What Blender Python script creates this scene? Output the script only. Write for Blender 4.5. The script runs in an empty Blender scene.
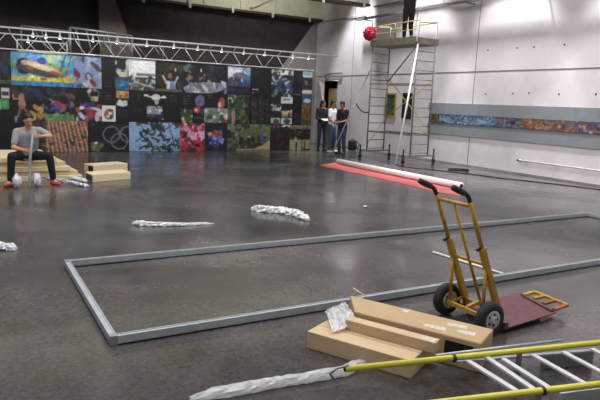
import bpy, bmesh, math, random
import numpy as np
from mathutils import Vector, Matrix
random.seed(7)
R = math.radians
sc = bpy.context.scene
COL = sc.collection

# ------------------------------------------------------------------ camera
H, FPX = 1.65, 587.0
YAW, PIT, ROL = R(29.935), R(9.512), R(2.306)
_cy, _sy, _cp, _sp = math.cos(YAW), math.sin(YAW), math.cos(PIT), math.sin(PIT)
FW = Vector((_sy*_cp, _cy*_cp, -_sp)); _rt = Vector((_cy, -_sy, 0)); _up = _rt.cross(FW)
RT = _rt*math.cos(ROL) + _up*math.sin(ROL)
UP = -_rt*math.sin(ROL) + _up*math.cos(ROL)
O = Vector((0, 0, H))
cam = bpy.data.cameras.new('camera'); co = bpy.data.objects.new('camera', cam); COL.objects.link(co)
co.matrix_world = Matrix(((RT.x, UP.x, -FW.x, 0), (RT.y, UP.y, -FW.y, 0), (RT.z, UP.z, -FW.z, H), (0, 0, 0, 1)))
cam.sensor_width = 36; cam.lens = 36*FPX/600; cam.clip_end = 200
sc.camera = co

# ------------------------------------------------------------------ world, lamps, exposure
w = bpy.data.worlds.new('world'); sc.world = w; w.use_nodes = True
w.node_tree.nodes['Background'].inputs[0].default_value = (0.80, 0.84, 0.95, 1)
w.node_tree.nodes['Background'].inputs[1].default_value = 0.35
sc.view_settings.view_transform = 'Standard'; sc.view_settings.look = 'None'
sc.view_settings.gamma = 1; sc.view_settings.exposure = 0.35

def lamp(kind, name, loc, energy, color=(1, 1, 1), to=None, **kw):
    l = bpy.data.lights.new(name, kind); l.energy = energy; l.color = color
    for k, v in kw.items(): setattr(l, k, v)
    o = bpy.data.objects.new(name, l); COL.objects.link(o); o.location = loc
    if to is not None:
        o.rotation_euler = (Vector(to)-Vector(loc)).to_track_quat('-Z', 'Y').to_euler()
    return o
# fill lamps added to brighten the hall (all above the top of the frame)
for x, y in ((2.0, 1.5), (7.5, 1.5), (2.0, 6.0), (7.5, 6.0), (2.0, 10.4), (7.0, 10.4), (-3.5, 5), (-3.5, 10.4)):
    lamp('AREA', 'hall_fill_lamp', (x, y, 7.1), 160, (1.0, 0.975, 0.96), (x, y, 0), shape='DISK', size=3.6)
# unseen spots added low between the beams to brighten them
for x in (1.5, 5.0, 8.5):
    lamp('SPOT', 'beam_fill_spot', (x, 13.6, 5.9), 420, (1.0, 0.98, 0.92), (x+0.6, 18.5, 6.0), spot_size=R(95), spot_blend=0.5, shadow_soft_size=0.2)
lamp('SPOT', 'beam_fill_spot', (9.0, 18.3, 5.6), 120, (1.0, 0.98, 0.92), (9.2, 20.6, 5.6), spot_size=R(130), spot_blend=0.5, shadow_soft_size=0.2)
# downlights along the right wall, throwing scallops onto it
for y in (17.8, 14.4, 11.0, 7.6, 4.2, 0.8):
    lamp('SPOT', 'wall_downlight', (11.45, y, 7.3), 1500, (1.0, 0.985, 1.0), (11.75, y, 0), spot_size=R(58), spot_blend=0.45, shadow_soft_size=0.22)
lamp('POINT', 'passage_fill', (12.85, 19.6, 2.42), 7, (1.0, 0.92, 0.75), shadow_soft_size=0.1)  # unseen lamp added to brighten the beige door leaf

# ------------------------------------------------------------------ helpers
def ray(x, y): return FW*FPX + RT*(x-300) - UP*(y-200)
def Zp(x, y, z=0.0): d = ray(x, y); return O + d*((z-H)/d.z)
def Xp(x, y, X): d = ray(x, y); return O + d*(X/d.x)
def Yp(x, y, Y): d = ray(x, y); return O + d*(Y/d.y)

def s2l(c): 
    c = np.asarray(c, float)/255.0
    return np.where(c <= 0.04045, c/12.92, ((c+0.055)/1.055)**2.4)

def mat(name, rgb, rough=0.6, metal=0.0, var=0.12, scale=8.0, bump=0.0, rvar=0.0, alpha=1.0, spec=0.5, trans=0.0, detail=4, rgb2=None, stretch=None):
    m = bpy.data.materials.new(name); m.use_nodes = True; nt = m.node_tree; b = nt.nodes['Principled BSDF']
    c = s2l(rgb)
    tc = nt.nodes.new('ShaderNodeTexCoord'); mp = nt.nodes.new('ShaderNodeMapping')
    nt.links.new(tc.outputs['Object'], mp.inputs[0])
    if stretch: mp.inputs['Scale'].default_value = stretch
    n = nt.nodes.new('ShaderNodeTexNoise'); n.inputs['Scale'].default_value = scale; n.inputs['Detail'].default_value = detail
    nt.links.new(mp.outputs[0], n.inputs[0])
    r = nt.nodes.new('ShaderNodeValToRGB'); r.color_ramp.elements[0].position = 0.3; r.color_ramp.elements[1].position = 0.7
    if rgb2 is None:
        r.color_ramp.elements[0].color = (*(c*(1-var)), 1); r.color_ramp.elements[1].color = (*np.minimum(c*(1+var), 1), 1)
    else:
        r.color_ramp.elements[0].color = (*c, 1); r.color_ramp.elements[1].color = (*s2l(rgb2), 1)
    nt.links.new(n.outputs[0], r.inputs[0]); nt.links.new(r.outputs[0], b.inputs['Base Color'])
    b.inputs['Roughness'].default_value = rough; b.inputs['Metallic'].default_value = metal
    b.inputs['Specular IOR Level'].default_value = spec
    if rvar:
        mr = nt.nodes.new('ShaderNodeMapRange'); mr.inputs[3].default_value = rough-rvar; mr.inputs[4].default_value = rough+rvar
        mr.inputs[1].default_value = 0.3; mr.inputs[2].default_value = 0.7
        nt.links.new(n.outputs[0], mr.inputs[0]); nt.links.new(mr.outputs[0], b.inputs['Roughness'])
    if bump:
        bp = nt.nodes.new('ShaderNodeBump'); bp.inputs['Strength'].default_value = bump
        nt.links.new(n.outputs[0], bp.inputs['Height']); nt.links.new(bp.outputs[0], b.inputs['Normal'])
    if alpha < 1: b.inputs['Alpha'].default_value = alpha
    if trans: b.inputs['Transmission Weight'].default_value = trans
    return m

def art_mat(name, rough=0.45):
    m = bpy.data.materials.new(name); m.use_nodes = True; nt = m.node_tree; b = nt.nodes['Principled BSDF']
    a = nt.nodes.new('ShaderNodeVertexColor'); a.layer_name = 'art'
    nt.links.new(a.outputs[0], b.inputs['Base Color']); b.inputs['Roughness'].default_value = rough
    return m

class MB:
    """collects shapes into one mesh"""
    def __init__(s): s.bm = bmesh.new(); s.mi = 0
    def _add(s, verts, faces, smooth=False):
        vs = [s.bm.verts.new(v) for v in verts]
        for f in faces:
            try:
                fc = s.bm.faces.new([vs[i] for i in f]); fc.material_index = s.mi; fc.smooth = smooth
            except ValueError: pass
        return s
    def box(s, a, b):
        x0, x1 = sorted((a[0], b[0])); y0, y1 = sorted((a[1], b[1])); z0, z1 = sorted((a[2], b[2]))
        v = [(x0,y0,z0),(x1,y0,z0),(x1,y1,z0),(x0,y1,z0),(x0,y0,z1),(x1,y0,z1),(x1,y1,z1),(x0,y1,z1)]
        return s._add(v, [(0,3,2,1),(4,5,6,7),(0,1,5,4),(1,2,6,5),(2,3,7,6),(3,0,4,7)])
    def prism(s, poly, z0, z1):
        """poly: list of (x,y) anticlockwise, vertical prism; z1 may be list"""
        n = len(poly); v = [(p[0], p[1], z0) for p in poly] + [(p[0], p[1], z1) for p in poly]
        return s._add(v, [tuple(reversed(range(n))), tuple(range(n, 2*n))] + [(i, (i+1) % n, n+(i+1) % n, n+i) for i in range(n)])
    def extr(s, poly3, d):
        n = len(poly3); d = Vector(d); v = [Vector(p) for p in poly3]; v = v + [p+d for p in v]
        return s._add(v, [tuple(range(n)), tuple(reversed(range(n, 2*n)))] + [(i, n+i, n+(i+1) % n, (i+1) % n) for i in range(n)])
    def bar(s, p, q, wd, ht=None, up=(0, 0, 1)):
        """rectangular bar from p to q"""
        ht = ht or wd; p = Vector(p); q = Vector(q); d = (q-p).normalized(); u = Vector(up)
        if abs(d.dot(u)) > 0.98: u = Vector((0, 1, 0))
        x = d.cross(u).normalized(); z = x.cross(d)
        v = []
        for c in (p, q):
            for a, b in ((-1,-1),(1,-1),(1,1),(-1,1)): v.append(c + x*a*wd/2 + z*b*ht/2)
        return s._add(v, [(0,3,2,1),(4,5,6,7),(0,1,5,4),(1,2,6,5),(2,3,7,6),(3,0,4,7)])
    def tube(s, pts, r, n=10, caps=True):
        pts = [Vector(p) for p in pts]; rs = r if isinstance(r, (list, tuple)) else [r]*len(pts)
        v = []; prev = None
        for i, p in enumerate(pts):
            d = (pts[min(i+1, len(pts)-1)]-pts[max(i-1, 0)]).normalized()
            if prev is None:
                u = Vector((0, 0, 1)) if abs(d.z) < 0.9 else Vector((1, 0, 0))
                x = d.cross(u).normalized()
            else:
                x = (prev - d*prev.dot(d)).normalized()
            prev = x; y = d.cross(x)
            for k in range(n):
                a = 2*math.pi*k/n; v.append(p + (x*math.cos(a)+y*math.sin(a))*rs[i])
        f = []
        for i in range(len(pts)-1):
            for k in range(n):
                f.append((i*n+k, i*n+(k+1) % n, (i+1)*n+(k+1) % n, (i+1)*n+k))
        if caps: f += [tuple(reversed(range(n))), tuple(range((len(pts)-1)*n, len(pts)*n))]
        return s._add(v, f, True)
    def ell(s, c, r, n=12, m=8, rot=None):
        c = Vector(c); r = (r, r, r) if not isinstance(r, (tuple, list)) else r
        v = []; f = []
        for j in range(m+1):
            t = math.pi*j/m
            for k in range(n):
                a = 2*math.pi*k/n
                q = Vector((math.sin(t)*math.cos(a)*r[0], math.sin(t)*math.sin(a)*r[1], math.cos(t)*r[2]))
                if rot is not None: q = rot @ q
                v.append(c+q)
        for j in range(m):
            for k in range(n):
                f.append((j*n+k, (j+1)*n+k, (j+1)*n+(k+1) % n, j*n+(k+1) % n))
        s._add(v, f, True); return s
    def cap(s, p, q, r0, r1, n=12):
        """tapered capsule"""
        p = Vector(p); q = Vector(q)
        if (q-p).length < 1e-5: return s.ell(p, max(r0, r1))
        d = (q-p).normalized(); pts = []; rs = []
        for k in range(1, 5): a = math.pi/2*k/4; pts.append(p-d*r0*math.cos(a)); rs.append(r0*math.sin(a))
        for k in range(0, 4): a = math.pi/2*k/4; pts.append(q+d*r1*math.sin(a)); rs.append(r1*math.cos(a))
        s.tube([pts[0]-d*0.0]+pts[1:], rs, n); return s
    def revolve(s, c, axis, prof, n=28, caps=True):
        """prof: (distance along axis, radius)"""
        c = Vector(c); a = Vector(axis).normalized()
        u = Vector((0, 0, 1)) if abs(a.z) < 0.9 else Vector((1, 0, 0))
        x = a.cross(u).normalized(); y = a.cross(x); v = []; f = []
        for t, r in prof:
            for k in range(n):
                q = 2*math.pi*k/n; v.append(c+a*t+(x*math.cos(q)+y*math.sin(q))*max(r, 1e-4))
        for i in range(len(prof)-1):
            for k in range(n): f.append((i*n+k, i*n+(k+1) % n, (i+1)*n+(k+1) % n, (i+1)*n+k))
        if caps: f += [tuple(reversed(range(n))), tuple(range((len(prof)-1)*n, len(prof)*n))]
        return s._add(v, f, True)
    def build(s, name, m, parent=None, bevel=0.0, merge=True):
        if merge: bmesh.ops.remove_doubles(s.bm, verts=s.bm.verts, dist=1e-5)
        bmesh.ops.recalc_face_normals(s.bm, faces=s.bm.faces)
        me = bpy.data.meshes.new(name); s.bm.to_mesh(me); s.bm.free()
        o = bpy.data.objects.new(name, me); COL.objects.link(o)
        for x in (m if isinstance(m, (list, tuple)) else [m]): me.materials.append(x)
        if parent is not None:
            o.parent = parent; o.matrix_parent_inverse = Matrix.Identity(4)
            # geometry is given in the parent's local frame
        if bevel:
            b = o.modifiers.new('bevel', 'BEVEL'); b.width = bevel; b.segments = 2; b.limit_method = 'ANGLE'
        return o

def tag(o, label=None, cat=None, group=None, kind=None):
    if label: o['label'] = label
    if cat: o['category'] = cat
    if group: o['group'] = group
    if kind: o['kind'] = kind
    return o
def empty(name, loc=(0, 0, 0), rz=0.0):
    o = bpy.data.objects.new(name, None); COL.objects.link(o); o.location = loc; o.rotation_euler = (0, 0, rz); o.empty_display_size = 0.1
    return o
def struct(name, mb, m): return tag(mb.build(name, m), kind='structure')
def copy_tree(o, parent=None):
    c = o.copy(); COL.objects.link(c); c.parent = parent
    for ch in list(o.children): copy_tree(ch, c)
    return c

# ------------------------------------------------------------------ materials
def floor_material():
    m = bpy.data.materials.new('polished_concrete'); m.use_nodes = True; nt = m.node_tree; b = nt.nodes['Principled BSDF']
    tc = nt.nodes.new('ShaderNodeTexCoord')
    def noise(scale, detail, dist=0.0, rough=0.55, st=(1, 1, 1)):
        mp = nt.nodes.new('ShaderNodeMapping'); mp.inputs['Scale'].default_value = st
        nt.links.new(tc.outputs['Object'], mp.inputs[0])
        n = nt.nodes.new('ShaderNodeTexNoise'); n.inputs['Scale'].default_value = scale; n.inputs['Detail'].default_value = detail
        n.inputs['Distortion'].default_value = dist; n.inputs['Roughness'].default_value = rough
        nt.links.new(mp.outputs[0], n.inputs[0]); return n
    def ramp(n, stops):
        r = nt.nodes.new('ShaderNodeValToRGB'); e = r.color_ramp.elements
        e[0].position, e[0].color = stops[0][0], (*stops[0][1], 1); e[1].position, e[1].color = stops[-1][0], (*stops[-1][1], 1)
        for p, c in stops[1:-1]:
            x = e.new(p); x.color = (*c, 1)
        nt.links.new(n.outputs[0], r.inputs[0]); return r
    big = ramp(noise(0.55, 6, 0.8), [(0.30, (0.038, 0.034, 0.034)), (0.5, (0.070, 0.064, 0.064)), (0.70, (0.120, 0.111, 0.112))])
    fine = ramp(noise(26, 5, 0.2, 0.75), [(0.3, (0.62, 0.60, 0.66)), (0.5, (1, 1, 1)), (0.7, (1.42, 1.40, 1.36))])
    tint = ramp(noise(3.2, 3, 0.4), [(0.35, (1.05, 0.97, 1.05)), (0.65, (0.97, 1.03, 0.95))])
    mid = ramp(noise(2.3, 8, 1.2, 0.7, (1, 0.5, 1)), [(0.32, (0.78, 0.78, 0.78)), (0.5, (1, 1, 1)), (0.7, (1.22, 1.22, 1.22))])
    prev = big.outputs[0]
    for r in (fine, tint, mid):
        mx = nt.nodes.new('ShaderNodeMixRGB'); mx.blend_type = 'MULTIPLY'; mx.inputs[0].default_value = 1
        nt.links.new(prev, mx.inputs[1]); nt.links.new(r.outputs[0], mx.inputs[2]); prev = mx.outputs[0]
    nt.links.new(prev, b.inputs['Base Color'])
    mr = nt.nodes.new('ShaderNodeMapRange'); mr.inputs[1].default_value = 0.3; mr.inputs[2].default_value = 0.7
    mr.inputs[3].default_value = 0.12; mr.inputs[4].default_value = 0.30
    nt.links.new(noise(1.3, 6, 0.6).outputs[0], mr.inputs[0]); nt.links.new(mr.outputs[0], b.inputs['Roughness'])
    bp = nt.nodes.new('ShaderNodeBump'); bp.inputs['Strength'].default_value = 0.03
    nt.links.new(noise(7, 4).outputs[0], bp.inputs['Height']); nt.links.new(bp.outputs[0], b.inputs['Normal'])
    b.inputs['Specular IOR Level'].default_value = 0.5
    return m
M = {}
M['floor'] = floor_material()
M['wall'] = mat('painted_concrete', (208, 203, 207), 0.75, var=0.09, scale=1.6, detail=8, bump=0.05)
M['wall_dark'] = mat('dark_painted_wall', (50, 43, 42), 0.9, var=0.35, scale=3.0, detail=8)
M['ceiling'] = mat('dark_ceiling', (48, 46, 44), 0.9)
M['beam'] = mat('cream_beam', (196, 196, 172), 0.7, var=0.12, scale=2.5, detail=6)
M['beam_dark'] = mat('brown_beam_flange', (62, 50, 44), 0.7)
M['conc'] = mat('grey_concrete', (140, 136, 134), 0.85, var=0.1, scale=4)
M['groove'] = mat('dark_joint', (110, 108, 110), 0.9)
M['hole'] = mat('dark_hole', (30, 30, 30), 0.9)
M['panel_grey'] = mat('grey_board', (128, 134, 138), 0.7, var=0.06, scale=5)
M['alu'] = mat('galvanised_profile', (182, 190, 196), 0.40, 0.45, var=0.1, scale=14)
M['rung'] = mat('bright_rung_metal', (214, 214, 220), 0.35, 0.25, var=0.06)
M['alu_dull'] = mat('dull_alloy', (150, 152, 154), 0.45, 0.6, var=0.12, scale=10)
M['truss'] = mat('bright_truss_tube', (232, 234, 234), 0.4, 0.15, var=0.06)
M['truss_dull'] = mat('grey_truss_tube', (120, 122, 122), 0.5, 0.4, var=0.06)
M['scaf'] = mat('weathered_scaffold_tube', (140, 140, 136), 0.5, 0.5, var=0.2, scale=6)
M['scaf_dy'] = mat('dirty_yellow_rail', (150, 144, 108), 0.6, var=0.35, scale=12)
M['scaf_y'] = mat('yellow_brace', (196, 184, 112), 0.55, var=0.15, scale=10)
M['deck'] = mat('weathered_deck_board', (128, 124, 112), 0.8, var=0.25, scale=5)
M['yellow'] = mat('yellow_fibreglass', (208, 202, 78), 0.35, var=0.05, scale=6)
M['mustard'] = mat('worn_mustard_paint', (172, 136, 50), 0.5, 0.1, var=0.22, scale=18)
M['toe'] = mat('maroon_toe_plate', (100, 60, 68), 0.65, 0.1, var=0.2, scale=14)
M['rust'] = mat('orange_brown_steel', (150, 92, 52), 0.6, 0.2, var=0.2, scale=14)
M['rubber'] = mat('black_rubber', (36, 36, 38), 0.75, var=0.2)
M['rim'] = mat('grey_wheel_rim', (186, 190, 194), 0.45, 0.2)
M['black'] = mat('black_plastic', (20, 20, 22), 0.5)
M['card'] = mat('brown_cardboard', (196, 172, 140), 0.8, var=0.08, scale=5, detail=6)
M['card2'] = mat('tan_cardboard', (180, 154, 120), 0.8, var=0.08, scale=5, detail=6)
M['tape'] = mat('clear_tape', (214, 204, 190), 0.2, var=0.2, scale=40)
M['wood'] = mat('pale_timber', (220, 204, 168), 0.7, var=0.10, scale=3, stretch=(1, 6, 14))
M['wood2'] = mat('tan_timber', (204, 184, 144), 0.7, var=0.10, scale=3, stretch=(1, 6, 14))
M['white'] = mat('white_paper_roll', (236, 234, 234), 0.6, var=0.02)
M['red'] = mat('salmon_red_sheet', (200, 104, 106), 0.7, var=0.14, scale=3, detail=6)
M['crimson'] = mat('crimson_cloth', (168, 26, 52), 0.8, var=0.35, scale=9, bump=0.3)
M['plastic'] = mat('crumpled_clear_plastic', (170, 174, 178), 0.2, var=0.2, scale=22, alpha=0.5, spec=0.9, bump=0.5)
M['plastic_w'] = mat('milky_plastic', (222, 226, 232), 0.25, var=0.18, scale=18, spec=0.8, bump=0.4, alpha=0.82)
M['plastic_b'] = mat('glossy_plastic_film', (232, 234, 238), 0.22, var=0.12, scale=30, spec=0.9, bump=0.5, alpha=0.50)
M['pipe'] = mat('pipe_white', (196, 196, 200), 0.5)
M['blue'] = mat('blue_valve', (42, 66, 160), 0.4)
M['cable'] = mat('black_cable', (26, 26, 28), 0.6)
M['gold'] = mat('gilded_frame', (184, 158, 96), 0.5, 0.2, var=0.15)
M['art'] = art_mat('printed_art')
M['lampw'] = mat('white_lamp_shell', (235, 235, 235), 0.35, var=0.02)
M['glow'] = mat('lamp_glow', (255, 250, 240), 0.4)
_b = M['glow'].node_tree.nodes['Principled BSDF']; _b.inputs['Emission Color'].default_value = (1, 0.97, 0.92, 1); _b.inputs['Emission Strength'].default_value = 6
M['beige'] = mat('beige_door', (186, 166, 120), 0.6, var=0.1)
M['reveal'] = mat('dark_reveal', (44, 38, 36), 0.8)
M['drape'] = mat('grey_drape', (176, 174, 178), 0.85)
M['skin'] = mat('skin', (196, 146, 118), 0.55, var=0.05)
M['skin_d'] = mat('skin_tanned', (160, 112, 88), 0.55, var=0.05)
M['hair'] = mat('black_hair', (24, 20, 20), 0.55, var=0.3, scale=30)
M['eye'] = mat('eye_dark', (18, 14, 14), 0.3)
M['lip'] = mat('lips', (146, 84, 76), 0.5)
M['tee_grey'] = mat('grey_tee', (150, 152, 160), 0.85, var=0.06, scale=20)
M['tee_white'] = mat('white_tee', (222, 222, 226), 0.85, var=0.04, scale=20)
M['tee_navy'] = mat('charcoal_tee', (34, 36, 44), 0.85, var=0.1, scale=20)
M['top_dark'] = mat('dark_top', (40, 34, 38), 0.85, var=0.1, scale=20)
M['denim'] = mat('blue_denim', (66, 78, 104), 0.85, var=0.15, scale=30)
M['denim_d'] = mat('dark_denim', (44, 50, 70), 0.85, var=0.15, scale=30)
M['cloth_k'] = mat('black_trousers', (22, 22, 26), 0.85, var=0.15, scale=20)
M['shoe_red'] = mat('red_shoe', (176, 76, 62), 0.6)
M['shoe_k'] = mat('dark_shoe', (40, 38, 40), 0.6)
M['shoe_w'] = mat('pale_shoe', (206, 204, 204), 0.6)

# ------------------------------------------------------------------ the hall
WX, BY, CZ, BT = 12.557, 21.0, 7.5, 6.1
struct('floor', MB().box((-8, -4, -0.2), (14.3, 23, 0)), M['floor'])
struct('ceiling', MB().box((-8, -4, CZ), (14, 23, CZ+0.2)), M['ceiling'])
DY0, DY1, DZ = 19.27, 20.62, 2.51
mb = MB(); mb.box((WX, -4, 0), (WX+0.25, DY0, CZ)); mb.box((WX, DY0, DZ), (WX+0.25, DY1, CZ)); mb.box((WX, DY1, 0), (WX+0.25, BY+0.25, CZ))
struct('wall_right', mb, M['wall'])
struct('wall_back', MB().box((-8, BY, 0), (WX+0.25, BY+0.25, CZ)), M['wall_dark'])
struct('wall_left', MB().box((-8.25, -4, 0), (-8, BY+0.25, CZ)), M['wall'])
struct('wall_front', MB().box((-8, -4.25, 0), (WX+0.25, -4, CZ)), M['wall'])
# doorway: deep dark passage with a beige door leaf standing inside
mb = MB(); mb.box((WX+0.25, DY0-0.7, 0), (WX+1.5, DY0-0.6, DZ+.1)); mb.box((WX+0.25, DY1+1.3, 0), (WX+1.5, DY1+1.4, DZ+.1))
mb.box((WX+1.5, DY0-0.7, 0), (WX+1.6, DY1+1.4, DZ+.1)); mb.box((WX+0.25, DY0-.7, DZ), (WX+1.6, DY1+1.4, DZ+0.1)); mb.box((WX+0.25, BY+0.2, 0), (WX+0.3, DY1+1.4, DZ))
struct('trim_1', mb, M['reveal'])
dy0 = Xp(338.5, 110, WX+0.5).y; dy1 = Xp(328.0, 110, WX+0.5).y
dzt = Xp(332, 88.5, WX+0.5).z
d = empty('door_1', (WX+0.5, dy0, 0)); tag(d, kind='structure')
MB().box((0, 0, 0.01), (0.05, dy1-dy0, dzt)).build('door_leaf', M['beige'], d)
h = MB().tube([(0.0, 0.3, 1.02), (-0.05, 0.3, 1.02), (-0.05, 0.42, 1.02)], 0.012).build('door_handle', M['alu_dull'], d)
# grey cloth hanging slanted across the far side of the doorway
mb = MB(); a = Vector((WX-0.03, DY1+0.06, DZ+0.02))
pts = [(DY1+0.07, DZ), (DY1-0.02, DZ), (DY1-0.60, 1.35), (DY1-0.72, 0.45), (DY1-0.70, 0.02), (DY1+0.07, 0.02)]
v = []
n = len(pts)
mb.extr([(WX-0.055, y, z) for y, z in pts], (0.04, 0, 0))
tag(mb.build('door_curtain', M['drape']), 'pale grey cloth hanging slanted at the far side of the doorway', 'curtain')
# joints and tie holes in the concrete
struct('trim_2', MB().box((WX-0.006, -4, 2.655), (WX+0.002, BY, 2.685)), M['groove'])
mb = MB()
for q in ((481.5, 0), (353, 60)):
    y = Xp(*q, WX).y; mb.box((WX-0.005, y-0.010, 0), (WX+0.002, y+0.010, CZ))
struct('trim_3', mb, M['groove'])
mb = MB()
for q in ((488, 50), (517, 48), (534, 47), (564.5, 44.7), (485.5, 94), (513, 93.5), (529, 93), (559, 94), (596, 94)):
    p = Xp(*q, WX); mb.revolve((WX-0.006, p.y, p.z), (1, 0, 0), [(0, 0.001), (0, 0.022), (0.008, 0.022)], 12)
struct('trim_4', mb, M['hole'])
# base strip of the right wall
struct('baseboard_right', MB().box((WX-0.012, -4, 0), (WX+0.001, DY0, 0.05)), M['conc'])

# beams under the ceiling with hanging stubs
def beam(y, z, label, x1=WX):
    t = empty('ceiling_beam', (0, y, z)); tag(t, label, 'beam')
    mb = MB(); mb.box((-7.99, 0, 0.03), (x1, 0.30, BT-z))
    for i in range(14):
        x = -6.6+i*1.42
        if x < x1-0.3: mb.box((x, -0.05, 0.10), (x+0.09, 0, BT-z-0.02))
    mb.build('web', M['beam'], t)
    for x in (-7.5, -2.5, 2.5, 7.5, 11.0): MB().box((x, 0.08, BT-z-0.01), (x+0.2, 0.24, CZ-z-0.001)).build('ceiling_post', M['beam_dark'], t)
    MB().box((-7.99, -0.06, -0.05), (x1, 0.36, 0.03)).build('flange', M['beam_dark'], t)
    for i in range(11):
        x = -4.3+i*1.62
        if x < x1-0.25: MB().box((x, -0.085, -0.13), (x+0.09, -0.06, 0.14)).build('hanger', M['beam'], t)
    return t
beam(20.62, 4.86, 'cream ceiling beam against the dark back wall', WX-0.001)
beam(17.0, 4.98, 'cream ceiling beam with dark underside nearer the camera', WX-0.35)
mb = MB(); p, q = Vector((9.4, 20.45, 5.0)), Vector((11.2, 20.45, 5.9)); mb.bar(p, q, 0.06)
tag(mb.build('diagonal_brace', M['beam']), 'thin diagonal steel brace in front of the far cream ceiling beam', 'brace')
# tapering concrete buttress and a lit-patch wedge on the back wall
def butt(poly, label, m):
    mb = MB(); mb.extr([(x, BY-0.42, z) for x, z in poly], (0, 0.42, 0))
    tag(mb.build('wall_wedge', m), label, 'buttress')
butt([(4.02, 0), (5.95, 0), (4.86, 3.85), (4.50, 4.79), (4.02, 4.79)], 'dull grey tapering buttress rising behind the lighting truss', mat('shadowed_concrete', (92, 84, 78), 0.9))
mb = MB(); mb.extr([(x, BY-0.06, z) for x, z in ((9.0, 0), (WX, 0), (WX, 4.80), (12.42, 4.80), (11.62, 3.75), (10.6, 2.5))], (0, 0.06, 0))  # added pale wedge; its slanted edge draws the rim of a light cone
tag(mb.build('wall_wedge', M['conc']), 'pale grey wedge standing in for lamplight slanting into the far right corner', 'buttress')
# rails along the top of the right wall
def rail(z, label, y0, r, dx, m):
    t = empty('wall_rail', (WX-dx, y0, z)); tag(t, label, 'rail')
    L = y0+3.5
    MB().box((-r, -L, -r*0.9), (r, 0, r*0.9)).build('rail', m, t, bevel=0.004)
    for k in range(7):
        MB().bar((dx-0.001, -0.6-k*2.6, 0.02), (0, -0.6-k*2.6, 0.0), 0.04).build('bracket', M['scaf'], t)
    return t
tz = Xp(420, 9.2, WX-0.30).z
ty = Xp(357, 19, WX-0.30).y
t = empty('cable_tray', (WX, ty, tz)); tag(t, 'long grey cable tray running along the top of the right wall', 'cable tray')
L = ty+3.5
for x in (-0.27, -0.34): MB().box((x-0.012, -L, -0.035), (x+0.012, 0, 0.035)).build('side_rail', M['scaf'], t)
MB().box((-0.335, -L, -0.03), (-0.275, 0, -0.022)).build('tray_floor', M['scaf'], t)
for k in range(8): MB().bar((-0.001, -0.5-k*2.4, -0.05), (-0.35, -0.5-k*2.4, -0.05), 0.03).build('bracket', M['scaf'], t)
rail(4.95, 'thin grey rail above the cable tray on the right wall', 17.0, 0.03, 0.14, M['truss_dull'])
t = empty('wall_cable', (0, 0, 0)); tag(t, 'thin dark cable stretched between back corner and wall rail', 'cable')
a = Xp(319, 22, WX-0.03); b = Xp(366, 14.5, WX-0.03)
MB().tube([a, (a+b)/2-Vector((0, 0, 0.02)), b], 0.014).build('cable', M['scaf'], t)

# ------------------------------------------------------------------ mosaic of printed panels
PY = 17.54
CELL = 0.02
AX0, AX1 = -1.2, 10.40
NX, NZ = int(round((AX1-AX0)/CELL)), int(round(2.66/CELL))
cv = np.zeros((NZ, NX, 3)); cv[:] = (14, 13, 16)
gx = AX0+(np.arange(NX)+0.5)*CELL; gz = (np.arange(NZ)+0.5)*CELL
GX, GZ = np.meshgrid(gx, gz)
rng = np.random.default_rng(3)
def Wm(x, y): p = Yp(x, y, PY); return p.x, p.z
clip = [AX0, AX1, 0, 2.66]
def _in(): return (GX >= clip[0]) & (GX < clip[1]) & (GZ >= clip[2]) & (GZ < clip[3])
def setclip(x0, y0, x1, y1):
    ym = (y0+y1)/2; a = Wm(x0, ym)[0]; b = Wm(x1, ym)[0]; xm = (x0+x1)/2
    clip[:] = [a, b, Wm(xm, y1)[1], Wm(xm, y0)[1]]
def fill(c): cv[_in()] = c
def grad(ct, cb):
    m = _in(); t = ((GZ-clip[2])/(clip[3]-clip[2]))[m][:, None]; cv[m] = np.array(cb)*(1-t)+np.array(ct)*t
def rect(x0, y0, x1, y1, c):
    a = Wm((x0), (y0+y1)/2)[0]; b = Wm(x1, (y0+y1)/2)[0]; z1 = Wm((x0+x1)/2, y0)[1]; z0 = Wm((x0+x1)/2, y1)[1]
    cv[_in() & (GX >= a) & (GX < b) & (GZ >= z0) & (GZ < z1)] = c
def ell(x, y, rx, ry, c, ang=0, ring=None):
    X, Z = Wm(x, y); s = 0.0305+0.0065*x/310; rx *= s; ry *= s; ca, sa = math.cos(ang), math.sin(ang)
    u = (GX-X)*ca-(GZ-Z)*sa; v = (GX-X)*sa+(GZ-Z)*ca; d = (u/rx)**2+(v/ry)**2
    m = d < 1
    if ring: m &= d > ring
    cv[_in() & m] = c
def line(x0, y0, x1, y1, wd, c):
    a = np.array(Wm(x0, y0)); b = np.array(Wm(x1, y1)); d = b-a; L = d@d+1e-9
    t = np.clip(((GX-a[0])*d[0]+(GZ-a[1])*d[1])/L, 0, 1)
    m = np.hypot(GX-a[0]-t*d[0], GZ-a[1]-t*d[1]) < wd*0.0165
    cv[_in() & m] = c
def blot(n, pal, r0, r1, asp=1.6, box=None):
    b = box
    for _ in range(n):
        c = np.array(pal[rng.integers(len(pal))]) + rng.integers(-12, 12)
        r = rng.uniform(r0, r1)
        if b: x = rng.uniform(b[0], b[2]); y = rng.uniform(b[1], b[3]); ell(x, y, r*asp, r, np.clip(c, 0, 255), rng.uniform(0, 3.1))
        else:
            X = rng.uniform(clip[0], clip[1]); Z = rng.uniform(clip[2], clip[3]); s = 0.034; a = rng.uniform(0, 3.1)
            ca, sa = math.cos(a), math.sin(a); u = (GX-X)*ca-(GZ-Z)*sa; v = (GX-X)*sa+(GZ-Z)*ca
            cv[_in() & ((u/(r*asp*s))**2+(v/(r*s))**2 < 1)] = np.clip(c, 0, 255)
def text(x0, y0, x1, y1, c=(92, 90, 92), step=2.2):
    y = y0
    while y < y1:
        x = x0
        while x < x1:
            l = rng.uniform(1.5, 4.5); rect(x, y, min(x+l, x1), y+0.9, c); x += l+0.9
        y += step

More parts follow.
